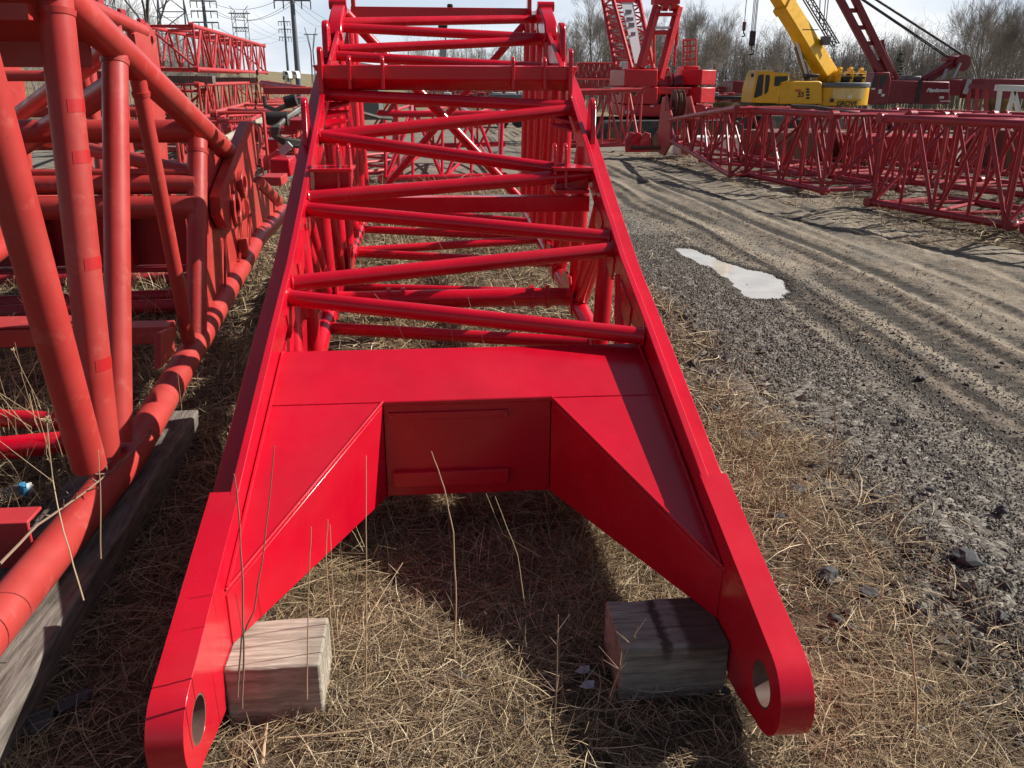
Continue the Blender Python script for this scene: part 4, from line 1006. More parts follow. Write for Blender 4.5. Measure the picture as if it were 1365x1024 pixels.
# boom: four chords with lacing
ch4 = [((800, -20), (820, 88), YC+3.4), ((812, -20), (842, 91), YC+1.6), ((848, -20), (871, 92), YC+1.6), ((838, -20), (850, 92), YC+3.4)]
CP = []
for a, b_, y in ch4:
    p, q_ = at(*a, y=y+2.0), at(*b_, y=y); CP.append((p, q_)); MB().tube(p, q_, .10, n=10).build('boom_chord', CRR, rc)
for k in range(4):
    if k == 1: continue
    (p, q_), (r_, s_) = CP[k], CP[(k+1) % 4]
    for i in range(12):
        f0, f1 = i/12, (i+1)/12
        MB().tube(p+(q_-p)*(f0 if i % 2 else f1), r_+(s_-r_)*(f1 if i % 2 else f0), .045, n=6).build('boom_brace', CRR, rc)
        MB().tube(p+(q_-p)*f1, r_+(s_-r_)*f1, .04, n=6).build('boom_brace', CRR, rc)
bd = MB().prism([CP[1][0]+(CP[1][1]-CP[1][0])*.16+V((.36, -.03, 0)), CP[1][0]+(CP[1][1]-CP[1][0])*.94+V((.20, -.03, 0)), CP[1][0]+(CP[1][1]-CP[1][0])*.96+V((.55, -.03, 0)), CP[1][0]+(CP[1][1]-CP[1][0])*.18+V((.92, -.03, 0))], (0, .05, 0)).build('name_board', M['letter_white'], rc)
for f, w_, h_ in ((.34, .3, .28), (.42, .34, .2), (.50, .28, .3), (.60, .22, .22)):
    MB().box(CP[1][0]+(CP[1][1]-CP[1][0])*f+V((.60-.2*f, -.045, 0)), (w_, .02, h_)).build('board_mark', M['steel'], bd)
q = MB().prism([CP[1][0]+V((-.05, -.06, .1)), CP[2][0]+V((.05, -.06, .1)), CP[2][0]+(CP[2][1]-CP[2][0])*.21+V((.05, -.06, 0)), CP[1][0]+(CP[1][1]-CP[1][0])*.21+V((-.05, -.06, 0))], (0, .1, 0)).build('boom_plate', CRR, rc)
q = MB()
for px in (911, 916, 920, 928): q.tube(at(px, 52, y=YC+2.6), at(px-.5, 88, y=YC+2.6), .04, n=6)
for py in (54, 62, 70, 80): q.tube(at(911, py, y=YC+2.6), at(928, py-1, y=YC+2.6), .035, n=6)
q.build('ladder_rail', CRR, rc)

# ---- yellow telescopic crawler crane
YY = 46.0
YEL = M['yellow']
yc = thing('crawler_crane', 'yellow telescopic crawler crane with raised boom behind the crimson lattices', 'crane', on_ground(at(1080, 160, y=YY)))
crawler(yc, at(1085, 150, y=YY+2), 6.2, .8, 1.05, (1, .3, 0))
bxp(MB(), 1010, 137, 1150, 141, YY+.5, 2.6).build('turntable_deck', M['track'], yc, bevel=.03)
# side housing
a = [(1038, 139), (1038, 116), (1041, 112), (1046, 109.5), (1056, 108), (1092, 108), (1096, 110), (1096, 139)]
MB().prism([at(*p, y=YY) for p in a], (0, 2.6, 0)).build('house', YEL, yc, bevel=.06)
# rounded tail
n = 14; c = at(1127, 125, y=YY+.2); hw = (at(1159, 125, y=YY).x-at(1094, 125, y=YY).x)/2
def tail(mb, z0, z1, grow=0, a0=180, a1=360):
    pts = [V((c.x+(hw+grow)*math.cos(R(a0+(a1-a0)*k/n)), YY+.35+(.55+grow)*math.sin(R(a0+(a1-a0)*k/n)), z0)) for k in range(n+1)]
    pts += [V((c.x+hw+grow, YY+2.6, z0)), V((c.x-hw-grow, YY+2.6, z0))] if a0 == 180 and a1 == 360 else []
    return pts
za, zb, zc = at(1127, 141, y=YY).z, at(1127, 116.5, y=YY).z, at(1127, 110, y=YY).z
MB().prism(tail(None, za, 0), (0, 0, zb-za)).build('counterweight', YEL, yc, bevel=.04)
MB().prism(tail(None, zb, 0, .03), (0, 0, zc-zb)).build('grey_band', M['band_grey'], yc, bevel=.04)
pts = [V((c.x+(hw+.015)*math.cos(R(k)), YY+.35+(.565)*math.sin(R(k)), 0)) for k in range(232, 311, 6)]
z0, z1 = at(1127, 132, y=YY).z, at(1127, 118, y=YY).z
q = MB(); m_ = len(pts); q.add([V((p.x, p.y, z0)) for p in pts]+[V((p.x, p.y, z1)) for p in pts]+[V((p.x, p.y+.06, z0)) for p in pts]+[V((p.x, p.y+.06, z1)) for p in pts], [(i, i+1, i+1+m_, i+m_) for i in range(m_-1)]+[(i+2*m_, i+3*m_, i+1+3*m_, i+1+2*m_) for i in range(m_-1)])
q.build('pale_panel', M['cream'], yc)
MB().box(at(1132, 129, y=YY-.27), (.22, .02, .13)).build('decal', M['white'], yc)
MB().box(at(1109, 134, y=YY-.17), (.2, .03, .2)).build('lamp_box', M['track'], yc)
# text
def text(s_, loc, size, m_, name, parent, shear=0, rx=90, extr=.004, rz=0, bold=.0):
    cu = bpy.data.curves.new(name, 'FONT'); cu.body = s_; cu.size = size; cu.shear = shear; cu.extrude = extr; cu.offset = bold; cu.align_x = 'CENTER'; cu.align_y = 'CENTER'
    tmp = bpy.data.objects.new('tmp', cu); COL.objects.link(tmp); bpy.context.view_layer.update()
    dg = bpy.context.evaluated_depsgraph_get(); me = bpy.data.meshes.new_from_object(tmp.evaluated_get(dg)); bpy.data.objects.remove(tmp)
    me.materials.clear(); me.materials.append(m_); me.transform(Matrix.Rotation(R(rz), 4, 'Z') @ Matrix.Rotation(R(rx), 4, 'X'))
    o = bpy.data.objects.new(name, me); COL.objects.link(o); o.parent = parent; o.location = V(loc)-ORG[parent]; ORG[o] = ORG[parent]; return o
text('55', at(1067.5, 126.5, y=YY-.02), .36, M['letter_black'], 'lettering', yc, .1, bold=.008)
text('GHC', at(1064, 121, y=YY-.02), .16, M['letter_red'], 'lettering', yc, .1, bold=.004)
text('GROVE', at(1129, 138.6, y=YY-.28), .36, M['letter_black'], 'lettering', yc, 0, bold=.01)
q = MB()
for py in (118, 121.5, 125.5, 129.5): bxp(q, 1075, py, 1079, py+2.6, YY-.02, .03)
q.build('vent_louver', M['black'], yc)
# cab
cabp = [(1002, 137), (1004, 118), (1010, 97), (1013, 94), (1031, 94), (1032, 96.5), (1052, 97), (1052, 110), (1040, 112), (1038, 138)]
cab = MB().prism([at(*p, y=YY-.15) for p in cabp], (0, 1.7, 0)).build('cab', YEL, yc, bevel=.05)
for wn in ([(1005, 129), (1011, 101), (1013, 99.5), (1018.5, 99.5), (1016, 127), (1006, 131)], [(1019, 124), (1021, 100), (1026, 100), (1026.5, 105), (1024, 122), (1020, 126)], [(1033, 102), (1050, 101.5), (1050, 107), (1041, 110), (1038, 115), (1032, 114.5)]):
    MB().prism([at(*p, y=YY-.165) for p in wn], (0, .02, 0)).build('window', M['glass'], cab)
bxp(MB(), 1012, 93.2, 1031, 96, YY-.2, 1.5).build('roof_guard', M['cream'], cab, bevel=.03)
bxp(MB(), 1002, 98, 1004.5, 103, YY-.2, .1).build('mirror', M['black'], cab)
# telescopic boom
bp, bq = at(1105, 103, y=YY+1.2), at(998, -72, y=YY-1.5)
d = (bq-bp).normalized()
def boombox(p, q_, w_, h_, mb):
    d_ = (q_-p).normalized(); s_ = V((.62, -.78, 0)); s_ = (s_-d_*s_.dot(d_)).normalized(); u_ = d_.cross(s_)
    vs = [e+s_*a*w_/2+u_*b_*h_/2 for e in (p, q_) for a, b_ in ((-1, -1), (1, -1), (1, 1), (-1, 1))]
    return mb.add(vs, [(0, 1, 2, 3), (7, 6, 5, 4), (0, 4, 5, 1), (1, 5, 6, 2), (2, 6, 7, 3), (3, 7, 4, 0)])
L_ = (bq-bp).length
boom = boombox(bp, bp+d*L_*.56, .72, .95, MB()).build('boom', YEL, yc, bevel=.06)
boombox(bp+d*L_*.555, bp+d*L_*.6, .82, 1.05, MB()).build('boom_collar', YEL, boom, bevel=.05)
boombox(bp+d*L_*.59, bp+d*L_, .6, .8, MB()).build('boom_extension', YEL, boom, bevel=.05)
hdz = bq; q = MB(); q.box(bq, (.6, .8, 1.0)); q.build('boom_head', YEL, boom, bevel=.1)
MB().tube(at(1076, 106, y=YY+.8), at(1062, 62, y=YY+.6), .17, n=14).build('luffing_cylinder', M['band_grey'], yc)
MB().tube(at(1062, 62, y=YY+.6), at(1052, 33, y=YY+.4), .11, n=14).build('cylinder_rod', M['steel'], yc)
MB().tube(at(1076, 103, y=YY+.4), at(1059, 45, y=YY+.2), .07, n=10).build('hose_guide', M['white'], yc)
q = MB(); bxp(q, 1076, 98.5, 1092, 103.5, YY+.1, .6); q.build('cable_reel', M['black'], yc, bevel=.05)
# folding jib stowed at the boom side
ja, jb = at(1112, 62, y=YY+.5), at(1062, -20, y=YY-.2)
q = MB(); s_ = V((.28, 0, .15)); e_ = V((0, .3, 0))
for k in range(10):
    f0, f1 = k/10, (k+1)/10
    A_, B_ = ja+(jb-ja)*f0, ja+(jb-ja)*f1
    q.tube(A_, B_+s_, .022, n=5); q.tube(A_+s_, B_, .022, n=5)
for o_ in (V((0, 0, 0)), s_, e_, s_+e_): q.tube(ja+o_, jb+o_, .035, n=6)
q.build('folding_jib', M['black'], yc)
q = MB(); bxp(q, 1099, 48, 1107, 60, YY, .5); q.build('jib_bracket', M['band_grey'], yc, bevel=.03)
bxp(MB(), 1070, 39, 1091, 40.4, YY-.75, .05).build('cable_holder', M['black'], yc)
for px0, px1 in ((1094, 1092), (1106, 1100), (1102, 1097)):
    MB().tube(at(px0, -20, y=YY+.5), at(px1, 42 if px1 > 1096 else 30, y=YY+.5), .03, n=6).build('hoist_rope', M['steel'], yc)
# winches at the rear
for px in (1127, 1144):
    c0 = at(px, 104, y=YY+.3); q = MB(); q.tube(c0-V((.25, 0, 0)), c0+V((.25, 0, 0)), .26, n=16); w_ = q.build('winch_drum', M['track'], yc)
q = MB()
for px in (1119, 1135.5, 1152): bxp(q, px-1, 95, px+1, 113, YY+.05, .7)
for py in (98, 101.5, 112): bxp(q, 1117, py-.6, 1154, py+.6, YY+.0, .06)
q.build('winch_frame', YEL, yc, bevel=.02)
for px, py in ((1120, 94.5), (1134, 94.5), (1148, 95.5)):
    c0 = at(px, py, y=YY+.8); q = MB(); q.tube(c0-V((.06, 0, 0)), c0+V((.06, 0, 0)), .2, n=14); q.build('rope_sheave', YEL, yc)
q = MB(); bxp(q, 1106, 99, 1120, 110, YY+.5, .8); q.build('boom_foot', YEL, yc, bevel=.08)
# hook blocks on their ropes
def hook(name, label, px, pyt, pyb, y, wd, m1, rope):
    t = thing(name, label, 'hook block', at(px, pyb, y=y))
    a, b_ = at(px, pyt, y=y), at(px, pyb, y=y); h = (a.z-b_.z)
    q = MB(); q.box((a.x, y, b_.z+h*.62), (wd, wd*.55, h*.76)); q.build('block_body', m1, t, bevel=.04)
    q = MB(); pts = [V((a.x, y, b_.z+h*.24)), V((a.x, y, b_.z+h*.12))]+[V((a.x+wd*.42*math.sin(R(k)), y, b_.z-.06+wd*.42*math.cos(R(k)))) for k in range(0, 250, 25)]
    q.path(pts, .055 if wd > .3 else .035, 8); q.build('hook', M['black'], t)
    for o_ in rope: MB().tube((a.x+o_, y, a.z-.05), (a.x+o_, y, a.z+4.2), .022, n=6).build('rope', M['steel'], t)
hook('hook_block', 'black hook block hanging on ropes from the yellow boom', 1004, 41, 68, YY-1.6, .3, M['black'], (-.1, -.03, .05, .11))
hook('hook_ball', 'small red overhaul hook hanging left of the black hook block', 992.5, 29, 45, YY-1.6, .18, M['rust'], (0,))

# ---- maroon crawler crane
YM = 54.0; MR = M['maroon']
mc = thing('crawler_crane', 'dark maroon crawler crane with flat boom and long rope pairs at the right', 'crane', on_ground(at(1220, 150, y=YM)))
crawler(mc, at(1225, 150, y=YM+2), 7, .95, 1.1, (1, .1, 0))
MB().prism([at(*p, y=YM) for p in [(1183, 138), (1187, 107), (1266, 109), (1266, 139)]], (0, 3, 0)).build('house', MR, mc, bevel=.06)
q = MB(); bxp(q, 1224.2, 108, 1225, 137, YM-.02, .03); q.build('door_seam', M['black'], mc)
cab = MB().prism([at(*p, y=YM-.2) for p in [(1158, 139), (1159, 122), (1167, 97), (1186, 96), (1188, 106), (1184, 139)]], (0, 1.9, 0)).build('cab', MR, mc, bevel=.05)
for wn in ([(1161.5, 117), (1167, 101), (1172, 100), (1169, 117)], [(1172.5, 117), (1174, 101), (1183, 100), (1182, 106), (1175, 117)]):
    MB().prism([at(*p, y=YM-.22) for p in wn], (0, .02, 0)).build('window', M['glass'], cab)
for px, py, w_, h_ in ((1173, 122, 4, 5), (1177, 127, 4, 3), (1164, 118.5, 5, 2)): MB().box(at(px, py, y=YM-.215), (w_/19.5, .02, h_/19.5)).build('decal', M['white'], cab)
text('Manitowoc', at(1250, 120.5, y=YM-.02), .34, M['letter_white'], 'lettering', mc, .35, bold=.012)
for px, py, w_, h_ in ((1255, 130, 6, 3), (1260, 135, 14, 1.2)): MB().box(at(px, py, y=YM-.015), (w_/19.5, .03, h_/19.5)).build('decal', M['white'], mc)
# butt boom with cut-outs: two side members and web bars
bL0, bL1, bR0, bR1 = at(1172, 97, y=YM+.6), at(1112, -15, y=YM+.2), at(1187, 97, y=YM+.6), at(1133, -15, y=YM+.2)
q = MB(); q.beam(bL0, bL1, .3, .42); q.build('boom_chord', MR, mc, bevel=.03)
q = MB(); q.beam(bR0, bR1, .3, .42); q.build('boom_chord', MR, mc, bevel=.03)
for f in (.0, .13, .36, .55, .75, .95):
    a, b_ = bL0+(bL1-bL0)*f, bR0+(bR1-bR0)*f
    q = MB(); w0 = .9 if f == 0 else .16
    q.prism([a+(bL1-bL0).normalized()*-w0, b_+(bR1-bR0).normalized()*-w0, b_+(bR1-bR0).normalized()*w0, a+(bL1-bL0).normalized()*w0], (0, .2, 0)); q.build('boom_web', MR, mc)
MB().beam(at(1179, 80, y=YM+.9), at(1176, 53, y=YM+.9), .22, .18).build('mast_stub', MR, mc, bevel=.02)
MB().beam(at(1196, 106, y=YM+.8), at(1178, 68, y=YM+.8), .25, .22).build('boom_stop', MR, mc, bevel=.02)
for a, b_ in (((1228, 106), (1272, 80)), ((1236, 108), (1284, 80))): MB().beam(at(*a, y=YM+1.2), at(*b_, y=YM+1.2), .3, .28).build('gantry_arm', MR, mc, bevel=.03)
q = MB()
for dy in (0, .5):
    c0 = at(1284, 84, y=YM+.9+dy); q.tube(c0, c0+V((0, .12, 0)), .52, n=20)
q.build('gantry_sheave', MR, mc)
bxp(MB(), 1266, 74, 1283, 82, YM+1, 1).build('gantry_head', MR, mc, bevel=.1)
for a, b_ in (((1280, 84), (1270, 104)), ((1262, 92), (1256, 105))): MB().tube(at(*a, y=YM+.8), at(*b_, y=YM+.8), .09, n=10).build('support_strut', M['steel'], mc)
for a, b_ in (((1146, -2), (1264, 78)), ((1149, -2), (1267, 77)), ((1164, -2), (1281, 73)), ((1167, -2), (1283, 72))):
    p, q_ = at(*a, y=YM+1.0), at(*b_, y=YM+1.3); dd = (p-q_)
    MB().tube(q_, q_+dd*1.25, .045, n=6).build('boom_rope', M['wire'], mc)
q = MB(); bxp(q, 1208, 101, 1228, 108, YM+.8, 1.0); q.build('exhaust_cover', M['band_grey'], mc, bevel=.08)
q = MB(); bxp(q, 1268, 106, 1288, 128, YM+.6, 1.4); q.build('rear_frame', MR, mc, bevel=.05)

# ---- things right of the maroon crane
q = MB(); bxp(q, 1312, 105, 1380, 132, 50, 2.2); tag(q.build('steel_tank', MR, None, at(1340, 132, y=50), bevel=.05), 'maroon steel box section standing at the right edge behind the white frame', 'steel box')
wf = thing('steel_trestle', 'white steel trestle frame standing at the right edge behind the lattices', 'trestle', on_ground(at(1350, 150, y=40)))
MB().beam(at(1328, 117, y=40), at(1385, 119, y=40), .3, .28).build('top_beam', M['white'], wf, bevel=.02)
for a, b_ in (((1333, 120), (1328, 160)), ((1352, 121), (1341, 160)), ((1352, 121), (1360, 160)), ((1378, 121), (1368, 160))): MB().beam(at(*a, y=40), at(*b_, y=40), .16, .16).build('leg', M['white'], wf)
gf = thing('steel_stand', 'dull maroon steel stand with grey end post beside the maroon crane', 'stand', on_ground(at(1300, 150, y=42)))
MB().beam(at(1290, 115, y=42), at(1322, 116, y=42), .2, .2).build('top_beam', MR, gf)
for px in (1292, 1303, 1316): MB().beam(at(px, 115, y=42), at(px-2, 160, y=42), .13, .13).build('leg', M['crimson'], gf)
MB().beam(at(1293, 106, y=42), at(1286, 125, y=42), .16, .16).build('end_post', M['steel'], gf)
q = MB(); bxp(q, 978, 108, 1004, 137, 58, 2.5); 
tag(q.build('steel_hopper', MR, None, on_ground(at(990, 137, y=58)), bevel=.1), 'maroon steel hopper standing left of the yellow cab', 'hopper')
# far lattices
def far_lattice(px0, py0, px1, py1, y, m_, label, n=16, h=None):
    p, q_ = at(px0, py1, y=y), at(px1, py1, y=y); h = at(px0, py0, y=y).z-p.z
    boxtruss('lattice_boom', label, 'lattice boom', p, q_, 1.6, h, n, .075, .04, m_, 'lattice booms far behind', lugs=False, chordseg=6, seg=5, sides=(0, 1, 2))
far_lattice(771, 84, 836, 104, 62, M['coral'], 'far lattice boom upper one of the stack left of the red crane', 18)
far_lattice(766, 106, 838, 126, 61.5, M['coral'], 'far lattice boom lower one of the stack left of the red crane', 18)
far_lattice(570, 118, 725, 130, 66, M['coral'], 'long far lattice boom seen under the peak beam of the front section', 26)
far_lattice(955, 117, 985, 134, 60, M['crimson'], 'short far lattice boom between the red and the yellow crane', 8)
far_lattice(640, 96, 765, 106, 75, M['crimson'], 'far dark lattice boom on the skyline right of the peak beam', 22)
for k, (px0, px1, py0, py1, y, m_, lab) in enumerate(((590, 650, 128, 138, 58, 'black', 'dark flat trailer bed far behind under the peak beam'), (655, 728, 126, 138, 57, 'band_grey', 'dark grey trailer bed with cargo far behind the front section'), (950, 992, 128, 138, 56, 'black', 'dark low trailer far behind between the two cranes'))):
    t = thing('flat_trailer', lab, 'trailer', on_ground(at((px0+px1)/2, py1, y=y)))
    q = MB(); bxp(q, px0, py0, px1, py0+5, y, 2.4); q.build('bed', M[m_], t, bevel=.04)
    rnd = random.Random(k); 
    for j in range(4):
        a = px0+(px1-px0)*(j+.1)/4; q = MB(); bxp(q, a, py0-rnd.uniform(2, 5), a+(px1-px0)*.17, py0, y+.6, 1.2); q.build('cargo_box', M[rnd.choice(['steel', 'rust', 'coral', 'white', 'crimson'])], t, bevel=.03)
    for j in range(3):
        c0 = at(px0+(px1-px0)*(.2+.3*j), py1-2, y=y); g = ground_z(c0.x, y); q = MB(); q.tube((c0.x, y-.05, g+.45), (c0.x, y+.3, g+.45), .45, n=14); q.build('wheel', M['black'], t)
q = MB(); a, b_ = at(468, 86, y=70), at(500, 88, y=70)
sh = thing('storage_shed', 'long shed with white sloping roof far behind the peak beam', 'shed', on_ground(at(484, 100, y=70)))
zr = at(470, 81, y=70).z; ze = at(500, 90, y=70).z
q = MB(); q.prism([(a.x-1, 72, zr), (b_.x+.4, 72, ze), (b_.x+.4, 78, ze), (a.x-1, 78, zr)], (0, 0, .15)); q.build('roof', M['white'], sh)
q = MB(); q.box(((a.x+b_.x)/2-.3, 75, ze-2), (b_.x-a.x+.6, 5.5, 4)); q.build('wall', M['band_grey'], sh)
ac = thing('mobile_crane', 'grey telescopic crane tower standing far behind the top of the front section', 'crane', on_ground(at(591, 120, y=80)))
q = MB(); bxp(q, 586, 60, 597, 130, 80, .8); q.build('boom', M['steel'], ac, bevel=.05)
q = MB(); bxp(q, 584, 33, 594, 44, 80.1, .5); bxp(q, 593, 40, 595, 62, 80, .3); q.build('boom_head', M['black'], ac, bevel=.04)
MB().tube(at(598, 14, y=80), at(594, 40, y=80), .12, n=8).build('jib', M['black'], ac)
q = MB(); bxp(q, 596, 5, 604, 15, 79.8, .6); q.build('jib_head', M['black'], ac, bevel=.1)
# white trucks on the far left
for k, (px, lab) in enumerate(((381, 'white truck cab at the foot of the hill, left one of the pair'), (392, 'white truck cab at the foot of the hill beside the big grey pole'))):
    y = 95+k*3; t = thing('parked_truck', lab, 'truck', on_ground(at(px, 105, y=y)), 'white trucks parked at the hill')
    q = MB(); q.prism([at(px+a, b_, y=y) for a, b_ in ((-4.6, 105), (-4.6, 95.5), (-3, 94.5), (2.5, 94.5), (4.4, 99.5), (4.8, 105))], (0, 2.2, 0)); q.build('cab', M['white'], t, bevel=.08)
    q = MB(); q.prism([at(px+a, b_, y=y-.02) for a, b_ in ((-1, 99.5), (-1, 96), (2, 96), (3.2, 99.5))], (0, .03, 0)); q.build('window', M['glass'], t)
    q = MB(); bxp(q, px-3.6, 101.5, px-1, 103.2, y-.05, .1); q.build('grille', M['black'], t)
    for a in (-3, 3):
        c0 = at(px+a, 105.2, y=y); q = MB(); q.tube((c0.x, y-.03, c0.z), (c0.x, y+.3, c0.z), .10, n=12); q.build('wheel', M['black'], t)
# ================================================================== TREES, WOODS, POWER LINES, STALKS
def tree_mesh(seed, H, spread=.45, nlev=5, lean=0, density=1.0, twig_r=.012, trunk_r=None):
    rnd = random.Random(seed); tr = MB(); tw = MB()
    r0 = trunk_r or H*.013
    def grow(p, d, L, r_, lev):
        n = 3 if lev < 3 else 2; pts = [p]; dd = d.copy()
        for i in range(n):
            dd = (dd+V((rnd.uniform(-1, 1), rnd.uniform(-1, 1), rnd.uniform(-.3, .7)))*.13).normalized(); pts.append(pts[-1]+dd*L/n)
        rr = [max(twig_r*.6, r_*(1-.45*i/n)) for i in range(n+1)]
        (tr if lev < 3 else tw).path(pts, rr, 6 if lev < 2 else 4 if lev < 3 else 3, caps=False)
        if lev >= nlev: return
        kids = int((4 if lev == 0 else 5 if lev < 3 else 4)*density+rnd.random())
        for k in range(kids):
            f = rnd.uniform(.35 if lev else .42, 1.0); j = min(int(f*n), n-1); q = pts[j]+(pts[j+1]-pts[j])*(f*n-j)
            a = rnd.uniform(0, 2*math.pi); t = dd.cross(V((math.cos(a), math.sin(a), .1))).normalized()
            ang = rnd.uniform(.35, .95)*(spread/.45); nd = (dd*math.cos(ang)+t*math.sin(ang)+V((0, 0, .18))).normalized()
            grow(q, nd, L*rnd.uniform(.5, .72), r_*(1-.5*f)*rnd.uniform(.45, .65), lev+1)
        grow(pts[-1], (dd+V((0, 0, .1))).normalized(), L*rnd.uniform(.55, .7), rr[-1]*.8, lev+1)
    grow(V((0, 0, -.3)), V((lean, 0, 1)).normalized(), H*.42, r0, 0)
    return tr, tw
def make_tree(label, loc, seed, H, m_twig, **kw):
    t = thing('bare_tree', label, 'tree', (0, 0, 0), 'bare trees along the edge of the yard')
    tr, tw = tree_mesh(seed, H, **kw)
    tr.build('trunk', M['bark'], t, smooth=False); tw.build('crown', m_twig, t, smooth=False); t.location = loc; return t
LB = 'bare grey tree among others in the tree line behind the yard'
protos = [make_tree(LB, (0, 0, 0), 11, 14, M['twig'], spread=.40), make_tree(LB, (0, 0, 0), 23, 15, M['twig'], spread=.34, density=1.0), make_tree(LB, (0, 0, 0), 37, 12, M['twig'], spread=.52), make_tree(LB, (0, 0, 0), 51, 16, M['twig'], spread=.36)]
used = set()
rnd = random.Random(99)
def put(k, px, y, s, label=None):
    p = at(px, 120, y=y); z = ground_z(p.x, y)
    if k not in used: o = protos[k]; used.add(k)
    else: o = copy_tree(protos[k])
    o.location = (p.x, y, z-.1); o.rotation_euler = (0, 0, rnd.uniform(0, 6.28)); o.scale = (s*rnd.uniform(.85, 1.1),)*2+(s,)
    o['label'] = label or LB
    return o
# tree line from the centre to the right edge: px, distance, size
row = [(735, 150, .5), (700, 160, .55), (770, 128, .95), (787, 118, 1.02), (800, 125, 1.0), (815, 135, 1.05), (842, 128, .9), (862, 132, .95), (915, 118, .98), (930, 112, .92), (946, 120, 1.0), (962, 125, .86), (978, 130, .72), (992, 138, .62),
       (1108, 140, .62), (1125, 132, .66), (1150, 128, .70), (1172, 132, .7), (1190, 120, .74), (1204, 112, .72), (1225, 130, .64), (1250, 126, .66), (1282, 118, .80), (1298, 104, .85), (1312, 112, .82), (1330, 96, .86), (1345, 104, .92), (1362, 92, .95), (1385, 96, 1.0), (875, 140, .92), (900, 138, .95), (755, 140, .85), (1318, 120, .9), (1270, 135, .7)]
for i, (px, y, s) in enumerate(row): put(i % 4, px, y, s)
put(2, 1041, 88, .78, 'broad bare tree with rounded crown just left of the yellow boom')
put(3, 1304, 84, .85, 'tall thin bare tree standing highest in the right part of the tree line')
# left side: near tree behind the stack, wooded slope
M['silhouette_bark'] = paint('silhouette_bark', (.085, .075, .068), .9)  # backlit look against the bright sky put into the bark colour
bt_ = thing('bare_tree', 'bare tree in dark silhouette standing behind the left lattice stack', 'tree', (0, 0, 0), 'bare trees along the edge of the yard')
tr, tw = tree_mesh(77, 15, .5, 5, .02, .95, .011); tr.build('trunk', M['silhouette_bark'], bt_, smooth=False); tw.build('crown', M['silhouette_bark'], bt_, smooth=False)
p_ = at(188, 120, y=46); bt_.location = (p_.x, 46, ground_z(p_.x, 46)-.1)

for i, (px, y, s) in enumerate(((215, 80, .6), (245, 95, .62), (268, 105, .6), (290, 110, .58), (308, 135, .36), (322, 140, .30), (232, 70, .5), (160, 75, .7), (130, 80, .75), (336, 160, .24), (200, 64, .55), (280, 84, .45))):
    put(i % 4, px, y, s, 'bare tree on the wooded slope behind the lattice stack')
for o in protos:
    if o.location.length < .01: o.location = (0, 400, -3)
# willow like bushes
def bush(label, px, y, H, seed, m_, group=None):
    t = thing('willow_bush', label, 'bush', (0, 0, 0), group); rr = random.Random(seed); st_ = MB(); tw = MB()
    for k in range(260):
        a = rr.uniform(0, 6.28); rad = rr.random()**.6*H*.5; h = H*rr.uniform(.45, 1)*(1-.35*(rad/(H*.5))**2)
        b0 = V((rad*.3*math.cos(a), rad*.3*math.sin(a), 0)); m0 = V((rad*.8*math.cos(a), rad*.8*math.sin(a), h*.65)); e = V((rad*math.cos(a)+rr.uniform(-.3, .3), rad*math.sin(a), h))
        (st_ if k < 14 else tw).path([b0, m0, e], [.05 if k < 14 else .02, .02, .008], 3, caps=False)
        for j in range(6):
            f = m0+(e-m0)*rr.random(); tw.path([f, f+V((rr.uniform(-.5, .5), rr.uniform(-.5, .5), rr.uniform(-.2, .6)))], [.014, .006], 3, caps=False)
    st_.build('stem', M['bark'], t); tw.build('crown', m_, t, smooth=False)
    p = at(px, 120, y=y); t.location = (p.x, y, ground_z(p.x, y)-.1)
bush('tawny willow bush directly behind the yellow cab', 1012, 82, 3.9, 1, M['willow'], 'tawny willow bushes')
bush('large tawny willow bush behind the lower part of the yellow boom', 1078, 92, 6.4, 2, M['willow'], 'tawny willow bushes')
bush('tawny willow bush right of the yellow boom beside the maroon boom', 1118, 96, 6.0, 3, M['willow'], 'tawny willow bushes')
bush('tawny brush at the far right behind the maroon steel box', 1335, 84, 3.2, 4, M['willow'], 'tawny willow bushes')
bush('tawny brush between the red crane and the yellow crane', 968, 90, 2.4, 5, M['willow'], 'tawny willow bushes')
# far off wood as one mass
rr = np.random.default_rng(5); seg = []
def wood_band(n, xf, y0, y1, h0, h1):
    x, y = xf(n), rr.uniform(y0, y1, n); z = gz_np(x, y); H = rr.uniform(h0, h1, n)*(.75+.5*fbm(x*.06, y*0+2, 77))
    for b_ in range(9):
        f = rr.uniform(.15, .8, n); a = rr.uniform(0, 6.28, n); L = H*rr.uniform(.15, .42, n); el_ = rr.uniform(.5, 1.4, n)
        p = np.stack([x, y, z+H*f], -1); q = p+np.stack([np.cos(a)*np.cos(el_)*L, np.sin(a)*np.cos(el_)*L, np.sin(el_)*L], -1); seg.append((p, q, np.full(n, .03)))
        for c_ in range(3):
            t = rr.uniform(.3, 1, (n, 1)); s0 = p+(q-p)*t; a2 = rr.uniform(0, 6.28, n); e2 = rr.uniform(.1, 1.3, n); l2 = L*.5
            seg.append((s0, s0+np.stack([np.cos(a2)*np.cos(e2)*l2, np.sin(a2)*np.cos(e2)*l2, np.sin(e2)*l2], -1), np.full(n, .02)))
    seg.append((np.stack([x, y, z-.2], -1), np.stack([x+rr.normal(0, .3, n), y, z+H*.9], -1), np.full(n, .10)))
def wedge(a, b_):                      # spread of x over a bearing range at ~unit distance
    return lambda n: rr.uniform(a, b_, n)
wood_band(850, wedge(-4, 190), 150, 185, 9, 14)
wood_band(900, wedge(5, 150), 120, 150, 5, 9)
wood_band(300, wedge(-95, -38), 95, 150, 4, 7.5)
wood_band(200, wedge(-6, 60), 215, 250, 5, 9)
P_ = np.concatenate([s[0] for s in seg]); Q_ = np.concatenate([s[1] for s in seg]); W_ = np.concatenate([s[2] for s in seg])
